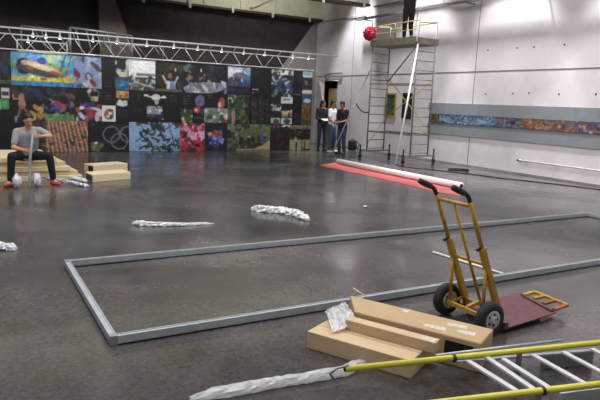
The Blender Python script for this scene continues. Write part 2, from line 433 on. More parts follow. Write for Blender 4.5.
PANELS = []   # name is one kind: printed_panel ; (x0,y0,x1,y1,label,painter)
R1, R2, R3 = 1.775, 0.865, 0.0
def xx(x, y): return Wm(x, y)[0]
def panel(x0, x1, z0, z1, label, fn):
    """x0,x1: photo columns at the panel's middle height; z in metres"""
    zm = (z0+z1)/2
    # photo row for that height
    def colX(x):
        lo, hi = -60.0, 220.0
        for _ in range(40):
            m = (lo+hi)/2
            if Wm(x, m)[1] > zm: lo = m
            else: hi = m
        return Wm(x, lo)[0]
    a = round((colX(x0)-AX0)/CELL); b = round((colX(x1)-AX0)/CELL); a = max(a, 0); b = min(b, NX)
    c = round(z0/CELL); d = min(round(z1/CELL), NZ)
    clip[:] = [AX0+a*CELL, AX0+b*CELL, c*CELL, d*CELL]
    fn(); PANELS.append((a, b, c, d, label))
T = 2.66
def p_dark(): fill((13, 12, 15)); blot(10, [(26, 24, 30), (18, 16, 22)], 2, 5)
def p_a(): fill((60, 80, 130)); blot(26, [(40, 60, 120), (90, 120, 160), (30, 30, 50)], 1, 3); rect(1.5, 45, 11, 84, (18, 22, 26)); blot(10, [(30, 50, 40), (50, 60, 110)], 1, 2, box=(3, 55, 10, 83)); rect(0, 80, 12, 84, (70, 90, 60))
def p_swim():
    grad((70, 150, 200), (60, 140, 190)); blot(60, [(60, 140, 210), (90, 170, 190), (120, 180, 170), (60, 120, 200), (150, 180, 150)], 1.5, 4)
    blot(16, [(110, 150, 90), (150, 160, 80), (60, 120, 80)], 1.5, 3.5, box=(12, 66, 72, 77))
    ell(60, 57, 9, 3, (90, 170, 220)); blot(5, [(200, 200, 120), (150, 190, 160)], 0.8, 1.6, box=(45, 55, 72, 64))
    rect(10, 77.5, 74, 82, (206, 200, 84)); blot(22, [(230, 220, 120), (180, 170, 70), (210, 150, 60)], 0.7, 1.6, box=(12, 77, 73, 82))
    rect(40, 78, 47, 80.5, (150, 60, 60)); rect(10, 82, 74, 88, (40, 120, 190)); blot(12, [(60, 150, 190), (40, 90, 180)], 1, 2, box=(12, 83, 73, 87))
    ell(24, 66, 6, 7, (30, 36, 66)); ell(42, 68.5, 17, 4.6, (180, 152, 118), 0.28); ell(38, 71.5, 17, 3.4, (60, 60, 60), 0.22); ell(41, 67, 12, 2.4, (206, 184, 150), 0.25)
    ell(30, 68, 3, 2, (130, 60, 50)); ell(42, 61, 3.6, 3, (30, 60, 140)); ell(56, 74, 5, 1.6, (150, 70, 60), 0.3)
    line(66, 54, 60, 72, 0.6, (50, 60, 80)); line(72, 54, 66, 74, 0.6, (50, 60, 80))
def p_birds():
    grad((120, 150, 200), (150, 150, 175)); blot(30, [(140, 160, 205), (110, 135, 185), (165, 160, 180)], 2, 5)
    ell(96, 67, 6, 2, (60, 58, 52), 0.75); ell(83, 59.5, 1.4, 3, (40, 60, 90)); ell(76, 73, 2.4, 5, (120, 40, 66), -0.6); ell(89, 77, 3, 4, (50, 56, 90), -0.6)
    blot(10, [(70, 70, 100), (190, 190, 200)], 0.8, 2, 2.2, box=(74, 76, 101, 87)); ell(93, 83, 2, 4, (130, 40, 60), -0.6)
def p_text1(): fill((12, 10, 13)); text(104, 82, 111, 104, (70, 66, 70), 4)
def p_d():
    fill((16, 20, 26)); blot(8, [(150, 190, 180), (190, 210, 200), (60, 90, 80)], 1, 2.6, box=(115, 58, 128, 75)); rect(119, 58, 126, 69, (40, 20, 30)); rect(119, 72, 128, 77, (200, 198, 160))
    rect(114, 77, 130, 91, (50, 110, 160)); rect(114, 77, 130, 81, (50, 56, 130)); blot(6, [(80, 150, 180), (40, 90, 150)], 1, 2, box=(115, 81, 128, 89))
def p_white():
    fill((228, 234, 232)); rect(136, 73.5, 156, 76, (120, 124, 122)); rect(128, 77.2, 156, 92, (60, 60, 60)); blot(30, [(120, 130, 130), (60, 56, 60), (160, 190, 180), (40, 60, 70), (90, 80, 66)], 0.8, 2, 2.5, box=(129, 78, 155, 91)); line(138, 83, 154, 88, 1.2, (170, 196, 190))
def p_man():
    fill((22, 26, 20)); blot(24, [(36, 44, 28), (16, 18, 16), (50, 50, 34)], 1, 3); ell(170, 76, 2, 2.6, (150, 100, 80)); rect(166.5, 81, 172, 92, (206, 212, 224)); rect(170, 81, 176, 92, (110, 130, 180))
    line(167, 84, 163, 76, 1.6, (196, 196, 200)); line(175, 83, 178, 77, 1.6, (180, 180, 190)); ell(175.5, 70, 1, 1.6, (170, 170, 150)); rect(156, 89, 182, 93, (92, 92, 66))
def p_stad():
    fill((20, 18, 26)); blot(34, [(30, 22, 34), (22, 30, 34), (40, 30, 30), (20, 18, 40)], 1.5, 4); ell(205, 88, 20, 5, (140, 140, 156), -0.08); blot(26, [(190, 190, 205), (110, 110, 130), (160, 150, 140), (90, 110, 150)], 0.8, 2, 2.4, box=(188, 84, 226, 92))
    blot(12, [(130, 120, 60), (90, 60, 50), (120, 90, 100)], 0.7, 1.4, box=(186, 75, 205, 80)); rect(200.5, 69, 201.8, 72, (220, 200, 190)); blot(5, [(60, 90, 80)], 1, 2, box=(184, 65, 192, 72))
def p_sky():
    grad((90, 160, 215), (16, 30, 60)); blot(14, [(170, 190, 205), (120, 170, 200), (200, 205, 215)], 1, 3, 2.2, box=(228, 68, 250, 76)); ell(240, 76, 7, 3, (110, 96, 110)); blot(14, [(60, 80, 120), (40, 60, 100), (90, 70, 80)], 1, 2.5, box=(228, 78, 250, 86)); rect(226, 87, 252, 98, (20, 24, 40)); blot(6, [(60, 40, 40), (30, 40, 60)], 1, 2, box=(229, 86, 250, 93))
def p_col_i(): fill((13, 12, 15)); rect(251.5, 88.5, 258.5, 90.3, (196, 150, 150)); rect(251.5, 92, 254, 93.5, (120, 110, 110)); text(251.5, 98, 257, 124, (84, 82, 90), 2.0); text(259, 97, 264, 124, (84, 82, 90), 2.0); text(265.5, 100, 269.5, 124, (60, 58, 66), 2.2)
def p_col_j():
    fill((26, 28, 40)); rect(270, 67, 294, 74.5, (186, 190, 178)); blot(12, [(60, 60, 56), (210, 214, 200), (120, 110, 90)], 0.6, 1.6, box=(272, 69, 292, 74)); blot(26, [(150, 156, 168), (110, 120, 150), (60, 60, 80), (40, 40, 60)], 0.8, 1.8, 2.2, box=(272, 77, 292, 86))
    blot(16, [(40, 56, 130), (60, 80, 160), (30, 36, 90)], 1, 2.2, box=(272, 86, 292, 92)); blot(10, [(190, 190, 196), (80, 130, 70), (50, 50, 60)], 1, 2, box=(272, 90, 292, 97)); rect(281, 97, 292.5, 103.5, (206, 216, 220)); rect(283, 99, 290, 100, (90, 90, 100))
    rect(270, 97, 281, 103, (30, 26, 30)); rect(271, 104, 281.5, 111, (90, 92, 96)); blot(14, [(200, 205, 210), (40, 40, 46), (150, 150, 156)], 0.6, 1.4, 2, box=(272, 105, 281, 110)); rect(281.5, 104.5, 292.5, 110, (24, 24, 30)); rect(281.5, 111, 292.5, 117, (160, 140, 96)); blot(7, [(210, 200, 150), (90, 80, 50)], 0.6, 1.4, box=(282, 111, 292, 117)); rect(271, 111, 281, 117.5, (22, 22, 26))
    rect(271, 118, 280, 123.5, (170, 186, 186)); rect(281, 118, 292.5, 124.5, (190, 205, 205)); ell(276, 122, 3, 2.4, (60, 64, 66)); ell(287, 121.5, 3.5, 2.4, (60, 66, 70))
def p_k(): fill((14, 12, 18)); blot(6, [(30, 26, 44)], 1, 3); rect(293, 94, 300, 95, (90, 80, 90)); text(293.5, 104, 300, 114, (56, 52, 66), 3); rect(293.5, 113, 301.5, 124, (32, 34, 50))
def p_l():
    fill((50, 50, 54)); rect(301, 70, 313, 77.5, (170, 210, 206)); rect(303, 73, 310, 75, (110, 160, 170)); rect(301, 78, 313, 88.5, (56, 52, 58)); blot(8, [(110, 110, 116), (40, 36, 40)], 0.8, 1.8, box=(302, 79, 312, 88)); rect(301, 90, 313, 94, (210, 216, 216)); rect(301, 93.5, 313, 97, (60, 100, 60)); rect(301, 97, 313, 103.5, (40, 66, 150)); ell(307, 101, 4, 2, (190, 200, 210))
    rect(301, 104, 313, 121, (110, 84, 40)); blot(12, [(150, 120, 50), (80, 50, 36), (120, 60, 40)], 0.8, 1.8, 0.7, box=(302, 105, 311, 120)); rect(301, 120, 313, 126, (70, 66, 66))
def p_m(): fill((10, 11, 14)); rect(1, 87.8, 9.6, 98.3, (206, 206, 212)); rect(2, 92, 8.5, 95.5, (50, 50, 54)); rect(-1, 99.3, 0.8, 109.5, (170, 190, 150)); rect(1.2, 99.3, 9.6, 109.5, (60, 160, 84)); ell(5, 103, 2, 2, (90, 170, 100))
def p_n():
    fill((18, 16, 22)); rect(10, 86, 46, 95, (24, 26, 30)); blot(8, [(70, 56, 36), (50, 40, 40)], 0.8, 2, 2, box=(12, 87, 30, 93)); ell(21.5, 97, 2.6, 3.2, (170, 120, 84)); ell(22, 104, 3, 4.6, (176, 120, 92)); line(20, 99, 14, 98.6, 1.4, (196, 150, 110)); line(14, 99, 13, 95, 1.2, (196, 150, 110)); line(22, 106, 27, 112, 1.6, (150, 90, 70)); line(21, 106, 18, 117, 1.8, (150, 90, 70)); rect(15, 116, 17, 121, (130, 150, 190))
    blot(12, [(190, 140, 60), (150, 60, 40), (210, 170, 100), (90, 120, 60)], 1, 2.6, box=(31, 106, 44, 120)); blot(6, [(36, 44, 80)], 1, 3, box=(26, 90, 45, 104))
def p_o():
    fill((20, 22, 32)); blot(12, [(60, 70, 64), (40, 56, 60), (70, 60, 56)], 1, 2.6, 2, box=(44, 88, 74, 98)); ell(56, 104, 4, 3, (190, 60, 50)); ell(62, 106, 4, 2.4, (180, 50, 50)); line(50, 99, 55, 104, 1.4, (190, 120, 100)); ell(59, 112, 2, 2, (210, 200, 210)); blot(12, [(40, 50, 130), (70, 70, 140), (150, 90, 70)], 1, 2, box=(46, 104, 73, 112))
    rect(43, 114.5, 75, 122, (86, 138, 76)); blot(8, [(110, 160, 90), (70, 120, 70)], 0.8, 1.6, 2.5, box=(45, 115, 73, 121))
def p_p():
    fill((16, 13, 20)); ell(94, 94, 5, 4.5, (110, 110, 116), 0, 0.5); ell(95, 99, 3, 2.4, (190, 190, 150)); blot(4, [(200, 190, 150), (130, 150, 80)], 0.8, 1.6, box=(89, 90, 99, 101)); blot(26, [(60, 56, 150), (150, 40, 50), (200, 190, 205), (170, 60, 60), (40, 50, 120)], 1, 2.2, 2, box=(77, 105, 102, 121)); ell(82, 108, 2.4, 1.6, (210, 210, 226)); ell(96, 109, 5, 1.2, (190, 196, 220), 0.2); ell(91, 114, 4, 4, (150, 50, 44)); ell(97, 118, 2, 3.4, (196, 180, 200))
def p_q():
    fill((12, 10, 13)); text(104, 92, 112, 99, (84, 80, 70), 3.2); rect(101.8, 105.5, 115.8, 122.4, (226, 224, 220)); ell(109, 114.5, 4.2, 4.6, (100, 92, 96), 0, 0.45); ell(107, 113.5, 1.4, 2, (190, 60, 60)); ell(110.5, 110.5, 2.6, 1, (130, 40, 50)); ell(111, 117, 1.4, 2, (60, 80, 70))
def p_r():
    fill((14, 13, 16)); rect(116, 90.2, 128.6, 98, (190, 150, 100)); blot(12, [(210, 190, 150), (170, 90, 50), (120, 110, 80), (200, 120, 60)], 0.7, 1.5, box=(117, 91, 128, 97)); rect(116, 99, 128.6, 106.2, (20, 20, 24)); ell(122, 104, 5, 2.2, (210, 214, 224)); ell(120, 101.5, 2, 1.6, (220, 220, 230)); ell(125, 102, 2, 1.6, (200, 200, 215)); text(118, 109.5, 127, 117, (66, 64, 70), 2)
def p_s():
    fill((12, 11, 15)); text(131.5, 93, 134, 102, (70, 66, 66), 2); text(137, 93, 140.5, 100, (80, 72, 60), 2.2); text(131.5, 107, 141, 113, (48, 44, 50), 2.4); ell(156, 97.5, 4, 3, (210, 216, 206)); line(144.5, 95, 154, 98, 1.5, (220, 224, 218)); line(157, 98, 167, 97, 1.6, (224, 226, 222)); ell(156.5, 102, 2, 2.6, (170, 180, 160)); ell(146, 95.4, 2, 1, (230, 230, 230)); ell(165, 97, 2.4, 1.3, (226, 226, 230))
    rect(146.5, 106.5, 162, 114.5, (150, 160, 190)); blot(9, [(210, 216, 230), (90, 100, 150), (180, 140, 150), (60, 60, 100)], 0.8, 1.6, box=(147, 107, 162, 114)); rect(147, 115, 163, 117, (80, 90, 100)); rect(157, 118.5, 164, 120, (170, 170, 180)); blot(4, [(40, 44, 70)], 1, 2, box=(150, 116, 162, 120)); rect(166, 92, 169, 123, (30, 12, 16))
def p_t(): fill((12, 11, 14)); text(170, 95, 177, 102.5, (74, 72, 70), 2.4)
def p_u(): fill((12, 11, 15)); text(183.5, 93, 191, 104, (78, 72, 72), 2.6); rect(181, 109.5, 192.6, 122.6, (60, 70, 50)); blot(10, [(130, 160, 90), (160, 150, 120), (40, 50, 40), (180, 200, 130)], 0.8, 1.8, 0.8, box=(181, 110, 192, 122))
def p_v(): fill((14, 13, 26)); ell(200, 101, 4.6, 5.4, (104, 92, 158)); blot(5, [(130, 120, 180), (84, 70, 140)], 0.8, 1.6, box=(197, 98, 203, 105)); ell(197, 110, 3.6, 3, (190, 60, 50)); ell(196, 110, 1.6, 1.2, (230, 190, 170)); ell(202.5, 112, 2, 3, (40, 56, 120)); rect(194, 117, 203, 119.5, (60, 60, 30))
def p_w():
    fill((16, 14, 18)); text(207.5, 95, 214, 98, (110, 116, 100), 2); text(208, 102, 213, 105, (84, 80, 80), 2); ell(222, 103, 3, 5, (190, 60, 66)); ell(219.5, 105, 1.6, 2.6, (220, 190, 200)); rect(204.5, 108.3, 227.5, 122.8, (130, 150, 130)); blot(30, [(190, 205, 180), (90, 110, 90), (170, 150, 140), (60, 80, 66), (210, 215, 195)], 0.9, 2, 1.3, box=(205, 109, 227, 122)); rect(222, 120, 228, 123, (140, 40, 44))
def p_orange():
    fill((132, 84, 60)); blot(60, [(150, 96, 66), (110, 66, 56), (126, 90, 84), (160, 110, 76), (100, 70, 70)], 1, 2.6, 0.8)
    for k in range(12): x = 44+k*4; line(x, 121.5, x+5+k*0.35, 152, 0.8, (214, 176, 136))
    rect(30, 119, 45, 153, (44, 34, 32)); blot(12, [(120, 70, 60), (60, 50, 70)], 0.8, 1.6, box=(30, 120, 45, 150)); blot(14, [(90, 70, 90), (60, 50, 60)], 0.8, 1.4, box=(46, 136, 86, 146))
def p_rings():
    fill((15, 14, 20)); blot(6, [(22, 22, 34)], 2, 5); rect(91.5, 123.5, 95, 124.8, (40, 90, 90))
    for x, y in ((111.6, 134.5), (128.4, 134.2), (119.6, 141.2)): ell(x, y, 7.6, 7.4, (124, 118, 128), 0, 0.72)
    blot(14, [(120, 130, 76), (90, 90, 70), (160, 150, 130), (70, 90, 56)], 0.8, 1.8, box=(92, 144, 101, 151)); ell(96, 143, 1.8, 1, (210, 210, 200))
def p_leaf():
    grad((140, 176, 226), (122, 166, 220)); rng2 = np.random.default_rng(5)
    lf = [(34, 52, 38), (50, 70, 50), (24, 34, 34), (60, 80, 44)]
    for a, b, c, d in ((136, 142, 152, 130), (150, 120, 168, 141), (143, 136, 154, 150), (160, 134, 178, 120), (168, 122, 176, 150), (140, 123, 150, 142), (162, 150, 176, 140), (136, 122, 160, 126)): line(a, b, c, d, 0.7, (30, 40, 40))
    for _ in range(58):
        x = rng2.uniform(137, 180); y = rng2.uniform(122, 150)
        if (x-138)/40+rng2.uniform(0, .9) > 0.35 and not (165 < x < 179 and 128 < y < 138): ell(x, y, rng2.uniform(2, 4.4), rng2.uniform(0.7, 1.2), lf[rng2.integers(4)], rng2.uniform(-1.2, 1.2))
    blot(7, [(34, 60, 66), (30, 44, 40)], 1.2, 2.2, 2, box=(140, 121, 160, 136))
def p_flow():
    fill((120, 24, 50)); blot(70, [(190, 40, 60), (150, 30, 60), (210, 120, 160), (90, 20, 40), (170, 40, 40), (200, 60, 90)], 1, 2.6); blot(14, [(220, 190, 215), (230, 160, 190), (200, 140, 190)], 1, 2.2, box=(184, 123, 203, 140)); blot(8, [(200, 50, 50), (180, 30, 40)], 1, 2, box=(196, 138, 204, 149)); blot(5, [(60, 50, 30), (40, 20, 30)], 1, 2, box=(188, 142, 198, 150))
def p_fire():
    fill((16, 16, 40)); blot(10, [(22, 26, 60), (30, 34, 60)], 1.5, 3); blot(20, [(190, 90, 90), (220, 170, 160), (150, 60, 90)], 0.7, 1.5, box=(209, 131, 222, 138)); blot(20, [(70, 90, 200), (130, 150, 220), (50, 60, 160)], 0.8, 1.8, box=(208, 137, 223, 143)); blot(4, [(60, 80, 150)], 0.6, 1, box=(212, 144, 220, 148))
def p_forest():
    grad((110, 130, 100), (60, 74, 42)); blot(110, [(60, 84, 48), (40, 52, 34), (84, 104, 62), (30, 38, 28), (96, 110, 70)], 1, 2.8)
    for x in (230, 236, 241, 246, 249): line(x, 95, x+0.6, 126, 0.8, (40, 42, 34))
    blot(5, [(170, 190, 190)], 0.8, 1.6, 0.6, box=(228, 96, 236, 102)); ell(233.5, 117, 1.9, 7, (170, 130, 138)); ell(233.8, 110, 1, 1.6, (150, 100, 96)); ell(236.5, 135, 1.2, 1.4, (190, 140, 120)); ell(237, 140, 2, 4, (120, 90, 110)); line(236.5, 141, 236.8, 149, 1.1, (24, 22, 28)); ell(248.5, 141, 1.6, 4, (30, 26, 28)); line(248, 143, 248, 149, 1, (30, 26, 28)); ell(249, 137, 1, 1, (190, 170, 160))
    blot(8, [(90, 90, 140), (60, 56, 80), (110, 110, 150)], 0.8, 1.8, box=(256, 132, 268, 142)); ell(262, 151, 14, 5, (170, 150, 96), -0.25); ell(268, 146, 8, 4, (180, 162, 104), -0.5); rect(236, 149, 271, 153, (150, 134, 90)); ell(252, 132, 9, 4, (90, 100, 50))
def p_crowd():
    fill((26, 20, 20)); rect(270, 124.6, 293, 127, (206, 210, 208)); rect(290, 125, 313, 129, (120, 124, 90)); blot(50, [(44, 30, 28), (60, 40, 36), (36, 44, 34), (24, 18, 20), (70, 30, 34)], 0.8, 1.8); blot(24, [(110, 44, 48), (90, 80, 60), (120, 60, 60), (60, 70, 50)], 0.7, 1.5, 0.7, box=(294, 128, 311, 140))
    rect(289.5, 140, 301, 150.5, (150, 150, 116)); ell(295.5, 139.5, 1.3, 2, (180, 180, 150)); rect(295.5, 142, 297, 150.5, (40, 34, 30)); rect(301.5, 139.5, 310, 149, (150, 132, 80)); rect(304, 141, 305, 149, (60, 44, 30)); rect(301, 147, 303.5, 150.5, (110, 60, 50)); rect(270, 127, 290, 131, (40, 40, 40))
def p_blackleft(): fill((11, 11, 15)); rect(15, 118, 17, 122, (90, 120, 150))

panel(-60, 0.4, R1, T, 'dim bluish picture at the far left of the top row', p_a)
panel(0.4, 11, R1, T, 'narrow dark green-black print left of the swimmer picture', lambda: (fill((20, 24, 26)), blot(14, [(30, 54, 40), (46, 56, 110), (60, 20, 30)], 1, 2.2), rect(0, 80, 12, 84, (70, 90, 60))))
panel(11, 73.5, R1, T, 'large blue picture of a swimmer above a yellow lane line', p_swim)
panel(73.5, 101.7, R1, T, 'pale blue picture with dark blobs right of the swimmer', p_birds)
panel(101.7, 115.2, R1, T, 'plain black strip right of the pale blue blob picture', p_text1)
panel(115.2, 129, R1, T, 'narrow print with blue sea at its foot', p_d)
panel(129, 155.5, R1, T, 'print with a large white sky above a stadium view', p_white)
panel(155.5, 182, R1, T, 'dark print of a person in white with both arms raised', p_man)
panel(182, 227.8, R1, T, 'wide night print of a glowing oval stadium', p_stad)
panel(227.8, 250, R1, T, 'print with bright blue sky fading to dark water', p_sky)
panel(250, 271, R2, T, 'black banner with a pink heading and columns of small text', p_col_i)
panel(271, 292.6, R2, T, 'tall banner of many small black and white pictures', p_col_j)
panel(292.6, 301.8, R2, T, 'narrow black banner between two picture banners', p_k)
panel(301.8, 312.2, R2, T, 'narrow picture banner with blue and ochre, last on the right', p_l)
panel(-60, 10.8, R2, R1, 'black print with a small white and a small green picture', p_m)
panel(10.8, 44.5, R2, R1, 'dark print of a dancer with one arm raised', p_n)
panel(44.5, 75, R2, R1, 'dark print of performers in red over a green strip', p_o)
panel(75, 102, R2, R1, 'dark print of a white mask over colourful costumes', p_p)
panel(102, 115.8, R2, R1, 'black print with a white square emblem in its lower half', p_q)
panel(115.8, 129, R2, R1, 'narrow print of an orange picture over a white figure', p_r)
panel(129, 168.5, R2, R1, 'black print with a white spread-winged shape', p_s)
panel(168.5, 181, R2, R1, 'narrow black text print right of the winged shape', p_t)
panel(181, 193, R2, R1, 'black print with a small green picture at its foot', p_u)
panel(193, 204.4, R2, R1, 'dark print with a violet disc over a red glow', p_v)
panel(204.4, 227.6, R2, R1, 'dark print with a pale green crowd picture below', p_w)
panel(227.6, 250, R2, R1, 'upper part of the green forest picture with a pink figure', p_forest)
panel(-60, 30, R3, R2, 'plain black print behind the seated man', p_blackleft)
panel(30, 87.6, R3, R2, 'orange-brown brick-like print with slanting pale lines', p_orange)
panel(87.6, 129, R3, R2, 'black print with interlocking grey rings', p_rings)
panel(129, 180, R3, R2, 'light blue print with dark leafy branches', p_leaf)
panel(180, 204.4, R3, R2, 'red and pink print of massed flowers', p_flow)
panel(204.4, 227.2, R3, R2, 'dark blue print with a red and blue light cluster', p_fire)
panel(227.2, 270.4, R3, R2, 'lower wide part of the green forest picture with sandy ground', p_forest)
panel(270.4, 310.6, R3, R2, 'dark crowd print with two pale buildings, lowest on the right', p_crowd)

def art_mesh(name, rgb, origin, du, dv, cu, cvv, thick, side):
    """grid of coloured cells; rgb[j,i]; du,dv unit vectors; thick slab behind"""
    nz, nx, _ = rgb.shape; o = Vector(origin); du = Vector(du); dv = Vector(dv)
    I, J = np.meshgrid(np.arange(nx+1), np.arange(nz+1))
    V = np.zeros(((nz+1)*(nx+1), 3))
    for k in range(3): V[:, k] = o[k] + I.ravel()*cu*du[k] + J.ravel()*cvv*dv[k]
    i, j = np.meshgrid(np.arange(nx), np.arange(nz)); a = (j*(nx+1)+i).ravel()
    F = np.stack([a, a+1, a+nx+2, a+nx+1], 1)
    nb = len(V); th = Vector(thick)
    corners = [0, nx, (nz+1)*(nx+1)-1, nz*(nx+1)]
    V = np.vstack([V, [list(Vector(V[c])+th) for c in corners]])
    # separate front rim so that slab sides stay simple
    V = np.vstack([V, [list(V[c]) for c in corners]]); r = nb+4
    extra = [(nb+3, nb+2, nb+1, nb), (r, nb, nb+1, r+1), (r+1, nb+1, nb+2, r+2), (r+2, nb+2, nb+3, r+3), (r+3, nb+3, nb, r)]
    faces = [tuple(int(q) for q in f) for f in F]+extra
    me = bpy.data.meshes.new(name); me.from_pydata([tuple(v) for v in V], [], faces); me.update()
    att = me.color_attributes.new('art', 'FLOAT_COLOR', 'CORNER')
    lin = s2l(rgb.reshape(-1, 3)); col = np.ones((len(faces)*4, 4)); col[:len(F)*4, :3] = np.repeat(lin, 4, axis=0); col[len(F)*4:, :3] = 0.01
    att.data.foreach_set('color', col.ravel()); me.materials.append(M['art'])
    ob = bpy.data.objects.new(name, me); COL.objects.link(ob); return ob
def blur(a, n):
    for _ in range(n):
        p = np.pad(a, ((1, 1), (1, 1), (0, 0)), 'edge'); a = (p[1:-1, 1:-1]*2+p[:-2, 1:-1]+p[2:, 1:-1]+p[1:-1, :-2]+p[1:-1, 2:])/6
    return a
cvj = cv.copy()
for a, b, c, d, label in PANELS: cvj[c:d, a:b] = blur(cvj[c:d, a:b], 1)
g1 = np.repeat(np.repeat(rng.normal(0, 1, (NZ//2+1, NX//2+1, 3)), 2, 0), 2, 1)[:NZ, :NX]; g2 = np.repeat(np.repeat(rng.normal(0, 1, (NZ//5+1, NX//5+1, 1)), 5, 0), 5, 1)[:NZ, :NX]
lumw = 0.35+0.65*np.clip(cvj.mean(2, keepdims=True)/90, 0, 1)
gm_ = cvj.mean(2, keepdims=True); cvj = gm_+(cvj-gm_)*0.8
cvj = np.clip(cvj*1.0+4+lumw*(g1*9+g2*5), 0, 255)
for a, b, c, d, label in PANELS:
    g = 0.002
    o = art_mesh('printed_panel', cvj[c:d, a:b], (AX0+a*CELL, PY, c*CELL+0.005), (1, 0, 0), (0, 0, 1), (CELL*(b-a)-g)/(b-a), (CELL*(d-c)-g-0.003)/(d-c), (0, 0.02, 0), -1)
    tag(o, label, 'printed panel', 'printed panels of the exhibition wall')
dw = empty('display_wall', (0, PY+0.021, 0)); tag(dw, 'long freestanding black display wall carrying the printed panels', 'display wall')
MB().box((AX0, 0, 0), (10.42, 0.10, 2.66)).build('board', M['black'], dw)
for x in np.arange(AX0+0.2, 10.3, 1.6): MB().bar((x, 0.10, 1.9), (x, 0.75, 0.03), 0.04).build('strut', M['scaf'], dw)

# ------------------------------------------------------------------ lighting truss above the display wall
def truss(label, y, x0, x1, zb, zt, yb, pitch, m, r=0.022, upper=None):
    t = empty('lighting_truss', (x0, y, zb)); tag(t, label, 'truss')
    L = x1-x0; dz = zt-zb
    MB().tube([(0, 0, 0), (L, 0, 0)], r).build('chord', m, t)
    MB().tube([(0, 0, dz), (L, 0, dz)], r).build('chord', m, t)
    if upper: MB().tube([(upper[2]-x0, upper[0]-y, upper[1]-zb), (upper[3]-x0, upper[0]-y, upper[1]-zb)], r*1.25).build('chord', m, t)
    n = int(L/pitch); 
    for k in range(n):
        a = k*pitch
        MB().tube([(a+0.05, 0, dz), (a+pitch*0.42, 0, 0)], r*0.8, 8).build('brace', m, t)
        MB().tube([(a+pitch*0.90, 0, dz), (a+pitch*0.50, 0, 0)], r*0.45, 6).build('brace', m, t)
        if upper and upper[2] < x0+a < upper[3]: MB().tube([(a+0.05, 0, dz), (a-0.05, upper[0]-y, upper[1]-zb)], r*0.8, 8).build('rung', m, t)
    return t
TY = PY-0.06
truss('bright lattice truss running along the top of the display wall', TY, -1.2, 10.40, 2.70, 3.085, 0, 0.78, M['truss'], 0.018, (TY-0.5, 3.20, -1.2, 11.0))
# wall-to-truss end hanger (keeps the long tube up)
# taller grey frames behind the truss on the left
def gframe(pts_px, y, label, m, r, cross=0, base=2.68):
    c = [Yp(*q, y) for q in pts_px]; o = Vector((c[0].x, y, base)); t = empty('truss_frame', o); tag(t, label, 'truss')
    c = [q-o for q in c]
    MB().tube([c[0], c[1]], r).build('chord', m, t)
    for q in c: MB().tube([q, (q.x, 0, 0)], r).build('post', m, t)
    MB().tube([(c[0].x, 0, 0.0), (c[1].x, 0, 0.0)], r).build('chord', m, t)
    MB().bar((c[0].x, 0, 0.0), (c[0].x, 0, -base), 0.05).build('upright', M['truss_dull'], t)
    MB().bar((c[1].x, 0, 0.0), (c[1].x, 0, -base), 0.05).build('upright', M['truss_dull'], t)
    for k in range(cross):
        a = c[0].lerp(c[1], (k+0.5)/cross); b = c[0].lerp(c[1], (k+1.1)/cross if k < cross-1 else 1)
        MB().tube([a, (b.x, 0, 0.05)], r*0.6, 8).build('brace', m, t)
    return t
gframe([(17, 39.5), (67, 44)], 17.80, 'low bright truss frame behind the swimmer picture', M['truss'], 0.022, 3)
gframe([(21, 26), (69, 31.5)], 18.6, 'tall dull grey truss frame at the far left', M['truss_dull'], 0.03, 2)
gframe([(70, 27.5), (132, 36)], 18.6, 'tall pale grey truss frame in front of the grey buttress', M['alu_dull'], 0.035, 6)
gframe([(110, 44), (163, 47.5)], 17.95, 'low grey truss frame above the white sky picture', M['alu_dull'], 0.02, 3)
# second tube (thin) parallel, left part
# clip lamps
LP = [(30, 43), (33, 33), (46, 34), (60, 35), (93, 39), (117, 41), (147, 42.5), (174, 45), (198, 47.5), (222, 49.5), (244, 51.5), (265, 53.5), (293, 55.5), (309, 57)]
names = ['hanging lowest at the far left', 'first along the tube above the swimmer', 'second along the tube above the swimmer', 'third along the tube above the swimmer', 'above the pale blue blob picture', 'above the narrow sea picture', 'above the white sky picture',
         'above the person with raised arms', 'above the left of the night stadium', 'above the right of the night stadium', 'above the blue sky picture', 'above the black text banner', 'above the narrow black banner', 'near the free right end of the tube']
def make_lamp():
    t = empty('clip_lamp'); 
    MB().bar((0, 0, 0.01), (0, 0.015, -0.08), 0.02).build('arm', M['lampw'], t)
    mb = MB(); mb.revolve((0, 0.0, -0.06), Vector((0, 0.45, -1)), [(0, 0.016), (0.02, 0.03), (0.06, 0.042), (0.085, 0.045)], 14); sh = mb.build('lamp_shade', M['lampw'], t)
    mb = MB(); mb.revolve((0, 0.036, -0.140), Vector((0, 0.45, -1)), [(0, 0.001), (0, 0.040), (0.008, 0.036), (0.008, 0.001)], 14); mb.build('lens', M['glow'], sh)
    return t
proto = make_lamp()
for i, (px, py) in enumerate(LP):
    o = proto if i == 0 else copy_tree(proto)
    p = Yp(px, py, TY-0.5)
    if i == 0: o.location = (p.x, TY-0.02, 3.06)
    else: o.location = (p.x, TY-0.5, 3.175)
    tag(o, 'small white clip lamp on the truss tube, '+names[i], 'lamp', 'clip lamps on the lighting truss')
    if i: lamp('SPOT', 'clip_lamp_beam', (p.x, TY-0.36, 2.96), 8, (1, 0.97, 0.92), (p.x, PY, 1.5), spot_size=R(95), spot_blend=0.8, shadow_soft_size=0.05)

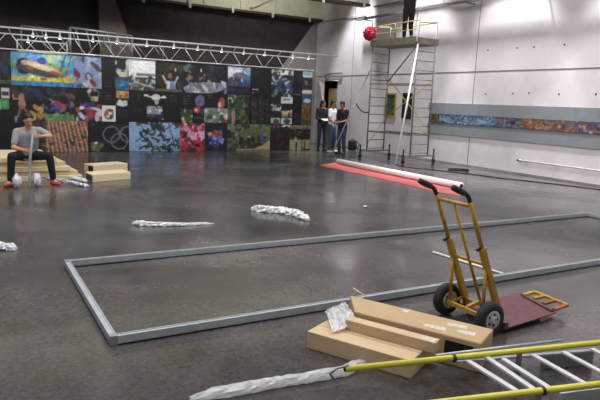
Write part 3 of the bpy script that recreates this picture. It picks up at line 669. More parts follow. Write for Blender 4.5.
# ------------------------------------------------------------------ grey board with the mosaic strip on the right wall
yb = 14.02; y_end = 1.0
t = empty('wall_board', (WX, yb, 0.85)); tag(t, 'long grey board on the right wall with a colourful painted strip', 'wall art')
MB().box((-0.03, 0, 0), (-0.001, -(yb-y_end), 0.925)).build('board', M['panel_grey'], t)
c2 = 0.025; nx = int(12.2/c2); nz = int(0.30/c2)
strip = np.zeros((nz, nx, 3)); rg = np.random.default_rng(9)
def pal(u):
    if u < 0.45: return [(96, 72, 56), (70, 50, 40), (130, 110, 84)]
    if u < 2.6: return [(110, 150, 200), (80, 110, 170), (150, 190, 215), (60, 76, 120), (140, 160, 180), (60, 90, 110)]
    if u < 3.4: return [(60, 60, 110), (90, 110, 170), (170, 80, 70), (120, 150, 190), (50, 40, 60)]
    if u < 5.0: return [(190, 110, 60), (170, 50, 50), (200, 170, 70), (90, 110, 70), (60, 60, 110), (150, 60, 50)]
    return [(60, 80, 160), (120, 50, 80), (190, 170, 90), (80, 60, 110), (120, 140, 190), (180, 80, 60), (40, 40, 70)]
for i in range(nx):
    for j in range(nz):
        P = pal(i*c2+rg.normal(0, 0.12)); strip[j, i] = P[rg.integers(len(P))]
for _ in range(900):
    i = rg.integers(0, nx); j = rg.integers(0, nz); P = pal(i*c2); strip[j:j+rg.integers(1, 4), i:i+rg.integers(1, 5)] = P[rg.integers(len(P))]
strip = blur(strip, 1); gm = strip.mean(2, keepdims=True); strip = np.clip((gm+(strip-gm)*0.72)*0.92, 0, 255)
for i in range(nx):
    k0 = rg.integers(0, 3); k1 = rg.integers(0, 4); strip[:k0, i] = (70, 78, 86); strip[nz-k1:, i] = (70, 78, 86)
so = art_mesh('painted_strip', strip, (-0.045, -0.05, 0.33), (0, -1, 0), (0, 0, 1), c2, c2, (0.014, 0, 0), 1); so.parent = t
MB().box((-0.05, -0.03, 0.30), (-0.031, -0.048, 0.66)).build('end_cap', M['white'], t)
# pipe low on the right wall
t = empty('wall_pipe', (WX-0.09, 10.28, 0.375)); tag(t, 'thin white pipe with blue valve low on the right wall', 'pipe')
MB().tube([(0, 0.02, 0), (0, -7.0, 0.0)], 0.022).build('pipe', M['pipe'], t)
mb = MB(); mb.revolve((0, 0.02, 0), (0, 1, 0), [(0, 0.0), (0, 0.035), (0.06, 0.035), (0.06, 0)], 16); mb.build('coupling', M['alu'], t)
MB().ell((-0.0, 0.13, 0.0), (0.03, 0.05, 0.03)).build('valve', M['blue'], t)
for k in (0, -0.9, -3.3, -5.7): MB().bar((0, k-0.08, 0), (0.089, k-0.08, 0), 0.03).build('bracket', M['pipe'], t)
# closer rail over the doorway
t = empty('wall_bracket', (WX-0.05, 19.95, 2.66)); tag(t, 'grey horizontal bar with a small box over the doorway', 'bracket')
MB().box((-0.05, -0.06, -0.09), (0.049, 0.10, 0.09)).build('box', M['alu_dull'], t)
MB().bar((-0.02, -0.05, 0.10), (-0.02, -1.05, 0.11), 0.05).build('bar', M['alu_dull'], t)
# two framed pictures behind the scaffold
for (a, b), lab, cols in (((385.5, 396.5), 'gilt framed green picture hanging behind the scaffold, left of two', [(70, 84, 60), (96, 104, 78), (50, 60, 46)]), ((403, 412), 'dark framed picture hanging behind the scaffold, right of two', [(36, 34, 36), (60, 50, 50), (28, 28, 30)])):
    y1 = Xp(a, 105, WX).y; y0 = Xp(b, 105, WX).y; wd = y1-y0
    t = empty('framed_picture', (WX, y1, 1.24)); tag(t, lab, 'picture', 'framed pictures behind the scaffold')
    hh = 0.82; fr = 0.06; mb = MB()
    for p, q in (((-.04, 0, 0), (-.001, -wd, fr)), ((-.04, 0, hh-fr), (-.001, -wd, hh)), ((-.04, 0, fr), (-.001, -fr, hh-fr)), ((-.04, -wd+fr, fr), (-.001, -wd, hh-fr))): mb.box(p, q)
    mb.build('frame', M['gold'] if a < 390 else M['black'], t)
    g = rg.integers(0, len(cols), (16, 10)); im = np.array(cols)[g].astype(float)
    s = art_mesh('canvas', im, (-0.02, -fr+.002, fr-.002), (0, -1, 0), (0, 0, 1), (wd-2*fr+.004)/10, (hh-2*fr+.004)/16, (0.015, 0, 0), 1); s.parent = t

# ------------------------------------------------------------------ scaffold tower
SA = Vector((10.90, 14.89, 0)); SB = Vector((11.62, 14.98, 0)); SC = Vector((11.16, 13.13, 0)); SD = Vector((11.88, 13.20, 0))
t = empty('scaffold_tower', SC); tag(t, 'tall grey scaffold tower on castors beside the right wall', 'scaffold')
o_ = SC.copy()
def P(v, z): return Vector((v.x-o_.x, v.y-o_.y, z))
ZD = 3.42
for a, b, tops in ((SA, SB, (3.5, 3.5)), (SC, SD, (4.12, 4.18))):
    for s, zt in zip((a, b), tops): MB().tube([P(s, 0.22), P(s, zt)], 0.024).build('leg', M['scaf'], t)
    z = 0.30
    while z < 3.45:
        MB().tube([P(a, z), P(b, z)], 0.014, 8).build('rung', M['scaf'], t); z += 0.262
    d = (b-a).normalized(); e0 = a-d*0.27; e1 = b+d*0.27
    MB().bar(P(e0, 0.22), P(e1, 0.22), 0.05, 0.05).build('outrigger', M['scaf'], t)
    for e in (e0, e1):
        c = MB(); c.revolve(P(e, 0.065)-Vector((0, 0.02, 0)), (0, 1, 0), [(0, 0.001), (0, 0.055), (0.01, 0.065), (0.03, 0.065), (0.04, 0.055), (0.04, 0.001)], 20); wheel_ = c.build('castor', M['rubber'], t)
        c = MB(); c.bar(P(e, 0.10)+Vector((0, -0.03, 0)), P(e, 0.24)+Vector((0, -0.03, 0)), 0.03, 0.01); c.bar(P(e, 0.10)+Vector((0, 0.03, 0)), P(e, 0.24)+Vector((0, 0.03, 0)), 0.03, 0.01); c.bar(P(e, 0.22), P(e, 0.42), 0.03); wheel_.parent = c.build('castor_fork', M['black'], t)
for a, b in ((SA, SC), (SB, SD)):
    for z, m, wd in ((0.83, M['scaf'], 0.05), (2.27, M['scaf_dy'], 0.045), (3.42, M['scaf'], 0.05)): MB().bar(P(a, z), P(b, z), wd).build('side_rail', m, t)
# deck with toe boards
mb = MB(); mb.prism([(P(SA, 0)-Vector((.06, -.05, 0)))[:2], (P(SC, 0)-Vector((.06, .06, 0)))[:2], (P(SD, 0)+Vector((.03, -.06, 0)))[:2], (P(SB, 0)+Vector((.03, .05, 0)))[:2]], 3.38, 3.44); mb.build('deck', M['deck'], t)
n_ = Vector((-0.085, 0, 0))
MB().bar(P(SA, 3.47)+n_, P(SC, 3.47)+n_, 0.03, 0.20).build('toe_board', M['deck'], t)
MB().bar(P(SC, 3.46)+Vector((-.07, -.08, 0)), P(SD, 3.46)+Vector((.01, -.08, 0)), 0.03, 0.17).build('toe_board', M['deck'], t)
MB().bar(P(SB, 3.46)+Vector((.055, 0, 0)), P(SD, 3.46)+Vector((.055, 0, 0)), 0.03, 0.17).build('toe_board', M['deck'], t)
# guard rails
for a, b in ((SA, SC), (SC, SD), (SB, SD), (SA, SB)): MB().tube([P(a, 3.95), P(b, 4.02)], 0.017, 8).build('guard_rail', M['scaf_y'], t)
MB().tube([P(SA, 3.74), P(SC, 3.78)], 0.012, 8).build('guard_rail', M['scaf_y'], t)
for a in (SA, SB, SA.lerp(SC, 0.5)): MB().tube([P(a, 3.5), P(a, 4.0)], 0.02, 8).build('guard_post', M['scaf'], t)
# braces
MB().tube([P(SB, 2.36), P(SC, 3.36)], 0.020, 8).build('diagonal_brace', M['scaf'], t)
MB().tube([P(SA, 0.50), P(SC, 1.75)+Vector((0, 0.9, 0))*0, ], 0.0001, 6).build('diagonal_brace', M['scaf_y'], t) if False else None
MB().tube([P(SB, 2.5), P(SD, 0.95)], 0.016, 8).build('diagonal_brace', M['scaf_y'], t)
MB().tube([P(SB, 1.25), P(SD, 2.4)], 0.016, 8).build('diagonal_brace', M['scaf_y'], t)
MB().tube([P(SA, 0.42), P(SB, 1.25)], 0.016, 8).build('diagonal_brace', M['scaf_y'], t)
MB().tube([P(SA, 3.3), P(SB, 2.35)], 0.014, 8).build('diagonal_brace', M['scaf_y'], t)
MB().tube([P(SC, 1.2), P(SD, 0.8)], 0.016, 8).build('diagonal_brace', M['scaf_y'], t)
# crimson bundle
def crumple(mb, c, r, n=46, m=26, amp=0.2, seed=1, freq=5.0, rot=0.0):
    rr = random.Random(seed); ph = [rr.uniform(0, 6.28) for _ in range(9)]
    c = Vector(c); v = []; f = []; rm = Matrix.Rotation(rot, 3, 'Z')
    for j in range(m+1):
        th = math.pi*j/m
        for k in range(n):
            a = 2*math.pi*k/n
            s = 1+amp*(math.sin(freq*a+ph[0]+3*th)*math.sin(2*th+ph[1])+0.6*math.sin(2*freq*a+ph[2])*math.sin(freq*th+ph[3])+0.5*math.sin(3.1*freq*th+ph[4]+a*2)+rr.uniform(-.5, .5)*0.6)
            v.append(c+rm@Vector((math.sin(th)*math.cos(a)*r[0]*s, math.sin(th)*math.sin(a)*r[1]*s, math.cos(th)*r[2]*s)))
    for j in range(m):
        for k in range(n): f.append((j*n+k, (j+1)*n+k, (j+1)*n+(k+1) % n, j*n+(k+1) % n))
    mb._add(v, f, True); return mb
mb = MB(); crumple(mb, (0, 0, 0), (0.20, 0.13, 0.17), amp=0.22, seed=4); crumple(mb, (0.09, 0.0, 0.10), (0.11, 0.09, 0.11), amp=0.25, seed=9)
o = mb.build('cloth_bundle', M['crimson']); o.location = (SA.x-0.13, SA.y+0.02, 3.74)
tag(o, 'crimson cloth bundle hanging on the left end of the scaffold railing', 'cloth bundle')

# leaning poles
t = tag(MB().tube([(10.50, 12.94, 0.012), (11.13, 13.07, 3.40)], 0.026).build('leaning_pole', M['white']), 'long white pole leaning against the near corner of the scaffold', 'pole')
pb = Zp(331, 156.5)
a = Vector((pb.x, pb.y, 0.02)); b = Vector((SA.x-0.05, SA.y, 2.66))
tag(MB().tube([a, b], 0.022).build('leaning_pole', M['alu']), 'grey pole slanting from the floor by the three people to the scaffold', 'pole')
m1 = a.lerp(b, 0.63); m2 = Vector((SA.x, SA.y-0.03, 1.42))
tag(MB().tube([m1.lerp(m2, s)-Vector((0, 0, 0.12*math.sin(math.pi*s))) for s in np.linspace(0, 1, 12)], 0.018).build('hanging_cable', M['cable']), 'short black cable sagging between slanting pole and scaffold', 'cable')

# ------------------------------------------------------------------ people
def remesh(o, vox, smooth=4):
    m = o.modifiers.new('r', 'REMESH'); m.mode = 'VOXEL'; m.voxel_size = vox; m.use_smooth_shade = True
    s = o.modifiers.new('s', 'SMOOTH'); s.factor = 0.5; s.iterations = smooth
    dg = bpy.context.evaluated_depsgraph_get(); me = bpy.data.meshes.new_from_object(o.evaluated_get(dg), depsgraph=dg)
    mats = list(o.data.materials); o.modifiers.clear(); o.data = me
    me.materials.clear(); [me.materials.append(x) for x in mats]
    for p in me.polygons: p.use_smooth = True
    return o
def V3(*a): return Vector(a)
def hand(mb, w, d, palm_n, s=1.0, curl=0.7, side=1):
    """wrist w, direction d of the hand, palm normal; five bent fingers"""
    d = Vector(d).normalized(); pn = Vector(palm_n); pn = (pn-d*pn.dot(d)).normalized(); ac = d.cross(pn).normalized()*side
    w = Vector(w); e = w+d*0.085*s
    for k in (-1, 0, 1): mb.cap(w+ac*k*0.016*s, e+ac*k*0.024*s, 0.017*s, 0.014*s, 8)
    for k, L in enumerate((0.072, 0.080, 0.074, 0.058)):
        r = e+ac*(0.033-0.022*k)*s; q1 = r+(d*math.cos(curl*0.5)+pn*math.sin(curl*0.5))*L*0.45*s
        q2 = q1+(d*math.cos(curl*1.4)+pn*math.sin(curl*1.4))*L*0.32*s; q3 = q2+(d*math.cos(curl*2.2)+pn*math.sin(curl*2.2))*L*0.26*s
        mb.cap(r-d*0.012, q1, 0.0095*s, 0.009*s, 8); mb.cap(q1, q2, 0.009*s, 0.008*s, 8); mb.cap(q2, q3, 0.008*s, 0.007*s, 8)
    r = w+d*0.02*s+ac*0.026*s; q1 = r+(ac*0.8+d*0.7+pn*0.3).normalized()*0.038*s; q2 = q1+(d*0.8+pn*0.7).normalized()*0.03*s
    mb.cap(r, q1, 0.012*s, 0.010*s, 8); mb.cap(q1, q2, 0.010*s, 0.008*s, 8)
def person(label, loc, rz, J, skin, top, bottom, shoe, hair='short', sleeves=0.55, vox=0.010, bare_shin=False, group=None, palm=(0, -1, 0), bot_len=1.0):
    """J joints in the figure's own frame (metres, facing -y)"""
    t = empty('person', loc, rz); tag(t, label, 'person', group)
    g = {k: Vector(v) for k, v in J.items()}
    b = MB(); pel = g['pelvis']; ch = g['chest']; nk = g['neck']; hd = g['head']; up = (hd-nk).normalized()
    face = Vector(J.get('face', (0, -1, 0))); face = (face-up*face.dot(up)).normalized(); sid = face.cross(up).normalized()
    rm = Matrix((sid, -face, up)).transposed()
    # head: cranium, jaw, nose, ears, neck
    b.ell(hd+up*0.025, (0.075, 0.092, 0.098), 20, 14, rm); b.ell(hd+face*0.018-up*0.045, (0.058, 0.070, 0.070), 16, 10, rm); b.ell(hd+face*0.055-up*0.088, (0.030, 0.026, 0.022), 12, 8, rm)
    b.cap(hd+face*0.090+up*0.012, hd+face*0.108-up*0.022, 0.008, 0.014, 8)
    b.ell(hd+face*0.075+up*0.032, (0.05, 0.016, 0.012), 12, 8, rm)
    for s in (-1, 1): b.ell(hd+sid*s*0.076+up*0.0, (0.010, 0.020, 0.030), 10, 8, rm)
    b.cap(nk-up*0.02, hd-up*0.06, 0.056, 0.052)
    # torso
    spn = (ch-pel)
    for s in (-1, 1):
        S, E, W = g['shoulder'+'RL'[s > 0]], g['elbow'+'RL'[s > 0]], g['wrist'+'RL'[s > 0]]
        Hp, K, A, Tt = (g[k+'RL'[s > 0]] for k in ('hip', 'knee', 'ankle', 'toe'))
        b.cap(pel.lerp(Hp, 0.6), ch.lerp(S, 0.42), 0.088, 0.098); b.cap(nk-up*0.03, S, 0.05, 0.052)
        b.cap(S, E, 0.048, 0.038); b.cap(E, E.lerp(W, 0.35), 0.039, 0.039); b.cap(E.lerp(W, 0.35), W, 0.039, 0.025)
        hand(b, W, g['hand'+'RL'[s > 0]], palm, 1.0, 0.8, s)
        b.cap(Hp, K, 0.080, 0.052); b.cap(K, K.lerp(A, 0.35), 0.052, 0.054); b.cap(K.lerp(A, 0.35), A, 0.054, 0.036); b.cap(A-V3(0, 0, 0.03), Tt+V3(0, 0, 0.01), 0.036, 0.026)
    body = remesh(b.build('body', skin, t, merge=False), vox)
    # shirt
    b = MB()
    for s in (-1, 1):
        S, E, W = g['shoulder'+'RL'[s > 0]], g['elbow'+'RL'[s > 0]], g['wrist'+'RL'[s > 0]]; Hp = g['hip'+'RL'[s > 0]]
        b.cap(pel.lerp(Hp, 0.65)-spn.normalized()*0.02, ch.lerp(S, 0.42), 0.104, 0.114); b.cap(nk-up*0.055, S, 0.056, 0.066)
        e = S.lerp(E, min(1, sleeves*1.4) if sleeves < 0.9 else 1); b.cap(S, e, 0.066, 0.058)
        if sleeves >= 0.9: b.cap(E, E.lerp(W, 0.85), 0.052, 0.038)
    remesh(b.build('shirt', top, t, merge=False), vox*1.2)
    b = MB()
    for s in (-1, 1):
        Hp, K, A = (g[k+'RL'[s > 0]] for k in ('hip', 'knee', 'ankle'))
        b.cap(pel, Hp, 0.108, 0.098); b.cap(Hp, K, 0.096, 0.070)
        if not bare_shin: b.cap(K, K.lerp(A, 0.93*bot_len), 0.070, 0.056)
        else: b.cap(K, K.lerp(A, 0.25), 0.072, 0.070)
    remesh(b.build('trousers', bottom, t, merge=False), vox*1.2)
    for s in (-1, 1):
        A, Tt = g['ankle'+'RL'[s > 0]], g['toe'+'RL'[s > 0]]; dd = (Tt-A); dd.z = 0; dd.normalize()
        b = MB(); fl = min(A.z, Tt.z+0.05)-0.045
        z0 = Tt.z-0.035
        b.cap(Vector((A.x, A.y, z0+0.045))-dd*0.03, Vector((Tt.x, Tt.y, z0+0.038)), 0.045, 0.038); b.cap(A-V3(0, 0, 0.02), Vector((A.x, A.y, z0+0.05)), 0.045, 0.046)
        remesh(b.build('shoe', shoe, t, merge=False), 0.010, 2)
    # hair
    b = MB(); b.ell(hd+up*0.045-face*0.016, (0.086, 0.098, 0.096), 20, 12, rm)
    if hair == 'long':
        for s in (-1, 0, 1): b.cap(hd+up*0.02-face*0.05+sid*s*0.05, nk-face*0.075+sid*s*0.07-V3(0, 0, 0.16), 0.05, 0.035)
    b.cap(hd-face*0.05+up*0.02, hd-face*0.055-up*0.05, 0.06, 0.045)
    hh = remesh(b.build('hair', M['hair'], t, merge=False), 0.010, 2)
    # cut the fringe off the face: faces before the forehead plane go back
    me = hh.data
    for v in me.vertices:
        r = Vector(v.co)-hd
        if r.dot(up) < 0.055 and r.dot(face) > 0.02 and hair != 'long': v.co = v.co-face*(r.dot(face)-0.02)
        elif r.dot(up) < 0.055 and r.dot(face) > 0.045: v.co = v.co-face*(r.dot(face)-0.045)
    for s in (-1, 1): MB().ell(hd+face*0.086+sid*s*0.031+up*0.012, (0.011, 0.007, 0.006), 8, 6, rm).build('eye', M['eye'], t)
    MB().ell(hd+face*0.088-up*0.050, (0.022, 0.007, 0.006), 8, 6, rm).build('mouth', M['lip'], t)
    return t
def stand(**kw):
    J = dict(pelvis=(0, 0, 0.94), chest=(0, 0.0, 1.27), neck=(0, 0.0, 1.47), head=(0, -0.02, 1.60),
             shoulderL=(0.175, 0, 1.40), shoulderR=(-0.175, 0, 1.40), elbowL=(0.23, 0.02, 1.12), elbowR=(-0.23, 0.02, 1.12),
             wristL=(0.22, -0.08, 0.88), wristR=(-0.22, -0.08, 0.88), handL=(0, -0.3, -1), handR=(0, -0.3, -1),
             hipL=(0.09, 0, 0.91), hipR=(-0.09, 0, 0.91), kneeL=(0.10, -0.03, 0.49), kneeR=(-0.10, -0.03, 0.49),
             ankleL=(0.11, 0.02, 0.09), ankleR=(-0.11, 0.02, 0.09), toeL=(0.14, -0.13, 0.035), toeR=(-0.14, -0.13, 0.035))
    J.update(kw); return J
# left hand side of a figure facing the camera is image right
p = Zp(321, 150.5)
person('dark-haired woman in a dark top holding white papers by the doorway', (p.x, p.y, 0), R(-10), stand(face=(0.5, -1, -0.3), elbowL=(0.21, -0.04, 1.13), elbowR=(-0.22, -0.04, 1.13), wristL=(0.06, -0.24, 1.05), wristR=(-0.08, -0.24, 1.03), handL=(-0.5, -1, 0.1), handR=(0.5, -1, 0.1)), M['skin_d'], M['top_dark'], M['denim_d'], M['shoe_k'], 'long', 0.95)
pw = p+Vector((0, 0, 0))
mb = MB(); mb.box((-0.16, -0.12, 0), (0.16, 0.10, 0.02)); o = mb.build('paper_stack', M['white']); o.location = (p.x-0.05, p.y-0.35, 1.065); o.rotation_euler = (R(12), 0, R(-10)); tag(o, 'white papers held in the hands of the dark-haired woman', 'papers')
p = Zp(330.5, 152.6)
person('person in a white t-shirt and blue jeans in the middle of the group', (p.x, p.y, 0), R(30), stand(face=(0.2, -1, -0.1), head=(0, -0.03, 1.615), elbowR=(-0.25, -0.03, 1.12), wristR=(-0.14, -0.22, 0.98), handR=(0.5, -1, 0), elbowL=(0.24, 0.0, 1.12), wristL=(0.12, -0.20, 1.06), handL=(-0.4, -1, 0.1), kneeL=(0.13, -0.06, 0.49), ankleL=(0.17, 0.03, 0.09), toeL=(0.22, -0.12, 0.035)), M['skin_d'], M['tee_white'], M['denim'], M['shoe_w'], 'short', 0.5)
p = Zp(341, 154.3)
person('person in a charcoal t-shirt and dark jeans facing the group, rightmost', (p.x, p.y, 0), R(-75), stand(face=(0, -1, -0.35), head=(0, -0.05, 1.585), elbowL=(0.22, 0.0, 1.12), wristL=(0.10, -0.22, 1.05), handL=(-0.3, -1, 0), elbowR=(-0.25, 0.0, 1.12), wristR=(-0.16, -0.22, 1.02), handR=(0.3, -1, 0)), M['skin_d'], M['tee_navy'], M['denim_d'], M['shoe_k'], 'short', 0.5)
# person on the scaffold (only hips and legs come into the frame)
person('person in black clothes standing on the scaffold deck with one shin bare', (11.33, 13.80, 3.45), R(152), stand(kneeR=(-0.10, -0.16, 0.52), ankleR=(-0.09, 0.10, 0.14), toeR=(-0.09, -0.04, 0.035+0.02), elbowL=(0.24, -0.2, 1.50), wristL=(0.16, -0.34, 1.70), handL=(0, -0.3, 1), elbowR=(-0.24, -0.2, 1.50), wristR=(-0.16, -0.34, 1.70), handR=(0, -0.3, 1)), M['skin_d'], M['tee_navy'], M['cloth_k'], M['shoe_k'], 'short', 0.5, bot_len=0.8)
# seated man
sp = Vector((0.97, 11.50, 0))
SJ = dict(pelvis=(0, 0.10, 0.52), chest=(0.01, -0.03, 0.84), neck=(0.02, -0.09, 1.02), head=(0.02, -0.15, 1.14), face=(0.15, -1, -0.45),
          shoulderL=(0.20, -0.07, 0.96), shoulderR=(-0.165, -0.04, 0.93), elbowL=(0.37, -0.22, 0.87), elbowR=(-0.23, -0.12, 0.66),
          wristL=(0.18, -0.42, 0.88), wristR=(-0.07, -0.36, 0.63), handL=(-1, -0.3, 0.1), handR=(1, -0.5, 0.0),
          hipL=(0.10, 0.08, 0.50), hipR=(-0.10, 0.08, 0.50), kneeL=(0.32, -0.34, 0.53), kneeR=(-0.28, -0.34, 0.53),
          ankleL=(0.38, -0.30, 0.11), ankleR=(-0.31, -0.30, 0.10), toeL=(0.46, -0.40, 0.035), toeR=(-0.40, -0.40, 0.035))
person('seated person in a grey t-shirt and black trousers on the timber stack', sp, 0, SJ, M['skin'], M['tee_grey'], M['cloth_k'], M['shoe_red'], 'short', 0.5, vox=0.009, palm=(0, -1, 0.1))
mb = MB(); mb.tube([(sp.x-0.02, sp.y-0.50, 0.01), (sp.x-0.01, sp.y-0.48, 0.45), (sp.x+0.05, sp.y-0.505, 0.93)], [0.032, 0.026, 0.018], 10)
tag(mb.build('wrapped_profile', M['plastic']), 'upright plastic-wrapped profile held by the seated person', 'wrapped profile')

# ------------------------------------------------------------------ bag by the door
p = Zp(352, 150)
t = empty('backpack', (p.x, p.y, 0), R(20)); tag(t, 'black backpack standing on the floor by the right wall', 'backpack')
mb = MB(); mb.box((-0.15, -0.11, 0.0), (0.15, 0.11, 0.36)); mb.build('bag_body', M['cloth_k'], t, bevel=0.06)
mb = MB(); mb.tube([(-0.05, 0, 0.34), (-0.05, 0, 0.41), (0.0, 0, 0.43), (0.05, 0, 0.41), (0.05, 0, 0.34)], 0.012); mb.build('handle', M['cloth_k'], t)
mb = MB(); mb.tube([(0.13, -0.1, 0.32), (0.22, -0.16, 0.2), (0.17, -0.12, 0.03)], 0.015); mb.build('strap', M['cloth_k'], t)
MB().box((-0.11, -0.15, 0.04), (0.11, -0.10, 0.20)).build('pocket', M['cloth_k'], t, bevel=0.03)

# ------------------------------------------------------------------ timber stack, left
names = ['lowest of the stack', 'second from the bottom of the stack', 'middle one of the stack', 'fourth from the bottom of the stack', 'topmost of the stack']
for k in range(5):
    x1 = (1.95, 1.88, 1.74, 1.66, 1.50)[k]; y0 = (11.74, 11.80, 11.76, 11.83, 11.78)[k]; y1 = (13.1, 13.0, 13.3, 13.2, 13.6)[k]
    mb = MB(); mb.prism([(-1.6, y0), (x1, y0+0.1), (x1-0.1, y1), (-1.6, y1)], k*0.085+0.001, k*0.085+0.083)
    o = mb.build('timber_board', M['wood'] if k % 2 == 0 else M['wood2'], bevel=0.004)
    tag(o, 'broad pale timber board under the seated person, '+names[k], 'timber board', 'stacked timber boards')
def rbox(name, A, B, wdv, z0, h, m, label, cat, group=None, bevel=0.005, tape=False):
    """box from floor line A-B, extended by vector wdv"""
    A = Vector(A); B = Vector(B); A.z = B.z = 0; c = A.copy(); t = empty(name, (c.x, c.y, z0)); tag(t, label, cat, group)
    u = B-A; wv = Vector((wdv[0], wdv[1], 0)); poly = [(0, 0), (u.x, u.y), (u.x+wv.x, u.y+wv.y), (wv.x, wv.y)]
    bb = MB().prism(poly, 0, h).build('box_body', m, t, bevel=bevel)
    if tape:
        s0 = Vector(poly[3])*0.46; s1 = Vector(poly[3])*0.54; uu = Vector((u.x, u.y))
        MB().prism([s0, s0+uu, s1+uu, s1], h, h+0.0015).build('tape_strip', M['tape'], t)
    return t
# two timbers / cartons on the floor right of the seated man
t = rbox('long_carton', (2.06, 11.40, 0), (2.84, 11.70, 0), (-0.05, 0.50), 0, 0.14, M['wood'], 'pale long carton with dark open end, nearer of two', 'carton', 'long cartons by the seated person')
MB().bar((-0.004, 0.03, 0.07), (-0.044, 0.43, 0.07), 0.012, 0.10).build('open_end', M['black'], t)
t = rbox('long_carton', (2.32, 12.72, 0), (3.10, 13.05, 0), (-0.12, 0.42), 0, 0.16, M['wood'], 'pale long carton with dark open end, farther of two', 'carton', 'long cartons by the seated person')
MB().bar((-0.004, 0.03, 0.08), (-0.09, 0.34, 0.08), 0.012, 0.12).build('open_end', M['black'], t)

# crumpled plastics
def wrap(pts, rad, label, m, seed, flat=0.5, name='plastic_wrap', nring=14, amp=0.35, taper=0.0):
    rr = random.Random(seed); pts = [Vector(p) for p in pts]; N = 34; mb = MB(); v = []; f = []
    for i in range(N+1):
        s = i/N*(len(pts)-1); k = min(int(s), len(pts)-2); fr = s-k; p = pts[k].lerp(pts[k+1], fr)
        d = (pts[k+1]-pts[k]).normalized(); x = d.cross(Vector((0, 0, 1))).normalized()
        e = min(1, 5*i/N+0.55, 5*(N-i)/N+0.5); r = rad*e*(1-taper*i/N)
        for j in range(nring):
            a = 2*math.pi*j/nring; q = r*(1+rr.uniform(-amp, amp))
            v.append(p+x*math.cos(a)*q+Vector((0, 0, max(0.003-p.z, (math.sin(a)*q+r*0.6)*flat))))
    for i in range(N):
        for j in range(nring): f.append((i*nring+j, i*nring+(j+1) % nring, (i+1)*nring+(j+1) % nring, (i+1)*nring+j))
    f += [tuple(range(nring)), tuple(reversed(range(N*nring, (N+1)*nring)))]
    mb._add(v, f, False); o = mb.build(name, m, merge=False); tag(o, label, 'plastic wrap'); return o
wrap([Zp(133, 224.5), Zp(150, 226), Zp(170, 226), Zp(190, 225.5), Zp(214, 224)], 0.050, 'long crumpled clear plastic wrap lying left on the open floor', M['plastic_w'], 3, 0.8, taper=0.6)
wrap([Zp(252, 210.5), Zp(265, 212), Zp(280, 213), Zp(296, 216), Zp(308, 221)], 0.062, 'curved crumpled clear plastic wrap in the middle of the open floor', M['plastic_w'], 5, 0.9)
wrap([Zp(-14, 248), Zp(0, 249), Zp(16, 250.5)], 0.055, 'small crumpled plastic at the left edge of the floor', M['plastic_w'], 8, 0.8)
wrap([Zp(190, 402), Zp(240, 393), Zp(280, 385.5), Zp(310, 381), Zp(345, 374.5), Zp(366, 363.5)], 0.036, 'long plastic sleeve in the foreground ending at the yellow ladder', M['plastic_b'], 12, 1.0, amp=0.13)
# wrapped profiles near the seated man
for a, b, r, lab, m in ((Zp(42, 178, 0.09), Zp(89, 187), 0.045, 'silvery wrapped profile pointing at the cartons, nearest', M['alu']), (Zp(69, 178, 0.05), Zp(87, 182), 0.05, 'crumpled silvery wrap heap beside the cartons', M['plastic_w'])):
    wrap([a, a.lerp(b, 0.4), a.lerp(b, 0.7), b], r, lab, m, int(a.x*100), 0.7, amp=0.3)
for px, lab in (((17, 188), 'white plastic bundle on the floor before the seated person, left'), ((37, 187), 'white plastic bundle on the floor before the seated person, right')):
    q = Zp(*px); mb = MB(); crumple(mb, (0, 0, 0.12), (0.062, 0.10, 0.105), amp=0.27, seed=px[0], n=26, m=16); o = mb.build('plastic_bundle', M['plastic_w']); o.location = (q.x, q.y-0.05, 0.0); tag(o, lab, 'plastic bundle', 'white bundles before the seated person')

# ------------------------------------------------------------------ profile frame on the floor
fx0, fx1, fy0, fy1 = 0.80, 8.72, 3.81, 5.80
t = empty('floor_frame', (fx0, fy0, 0)); tag(t, 'large rectangular galvanised profile frame lying on the floor', 'metal frame')
wd, ht = 0.048, 0.065; LX, LY = fx1-fx0, fy1-fy0
def chan(mb, a, b):
    mb.bar(a+Vector((0, 0, 0.004)), b+Vector((0, 0, 0.004)), wd, 0.008); return mb
for (a, b) in (((0, 0), (LX, 0)), ((0, LY), (LX, LY)), ((0, 0), (0, LY)), ((LX, 0), (LX, LY))):
    a = Vector((*a, 0)); b = Vector((*b, 0)); d = (b-a).normalized(); n = Vector((-d.y, d.x, 0))
    mb = MB(); mb.bar(a+Vector((0, 0, 0.005)), b+Vector((0, 0, 0.005)), wd, 0.01)
    for s in (-1, 1): mb.bar(a+n*s*(wd/2-0.004)+Vector((0, 0, ht/2)), b+n*s*(wd/2-0.004)+Vector((0, 0, ht/2)), 0.008, ht)
    mb.bar(a+Vector((0, 0, ht-0.008)), b+Vector((0, 0, ht-0.008)), wd-0.02, 0.006)
    mb.build('profile', M['alu'], t)
for x, y in ((0, 0), (LX, 0), (0, LY), (LX, LY)): MB().box((x-wd/2-.001, y-wd/2-.001, 0.001), (x+wd/2+.001, y+wd/2+.001, ht+0.003)).build('corner_joint', M['alu_dull'], t)
# thin rod
a, b = Zp(433, 252, 0.01), Zp(507, 275, 0.01)
tag(MB().tube([a, b], 0.012).build('thin_rod', M['white']), 'thin white rod on the floor behind the hand truck', 'rod')
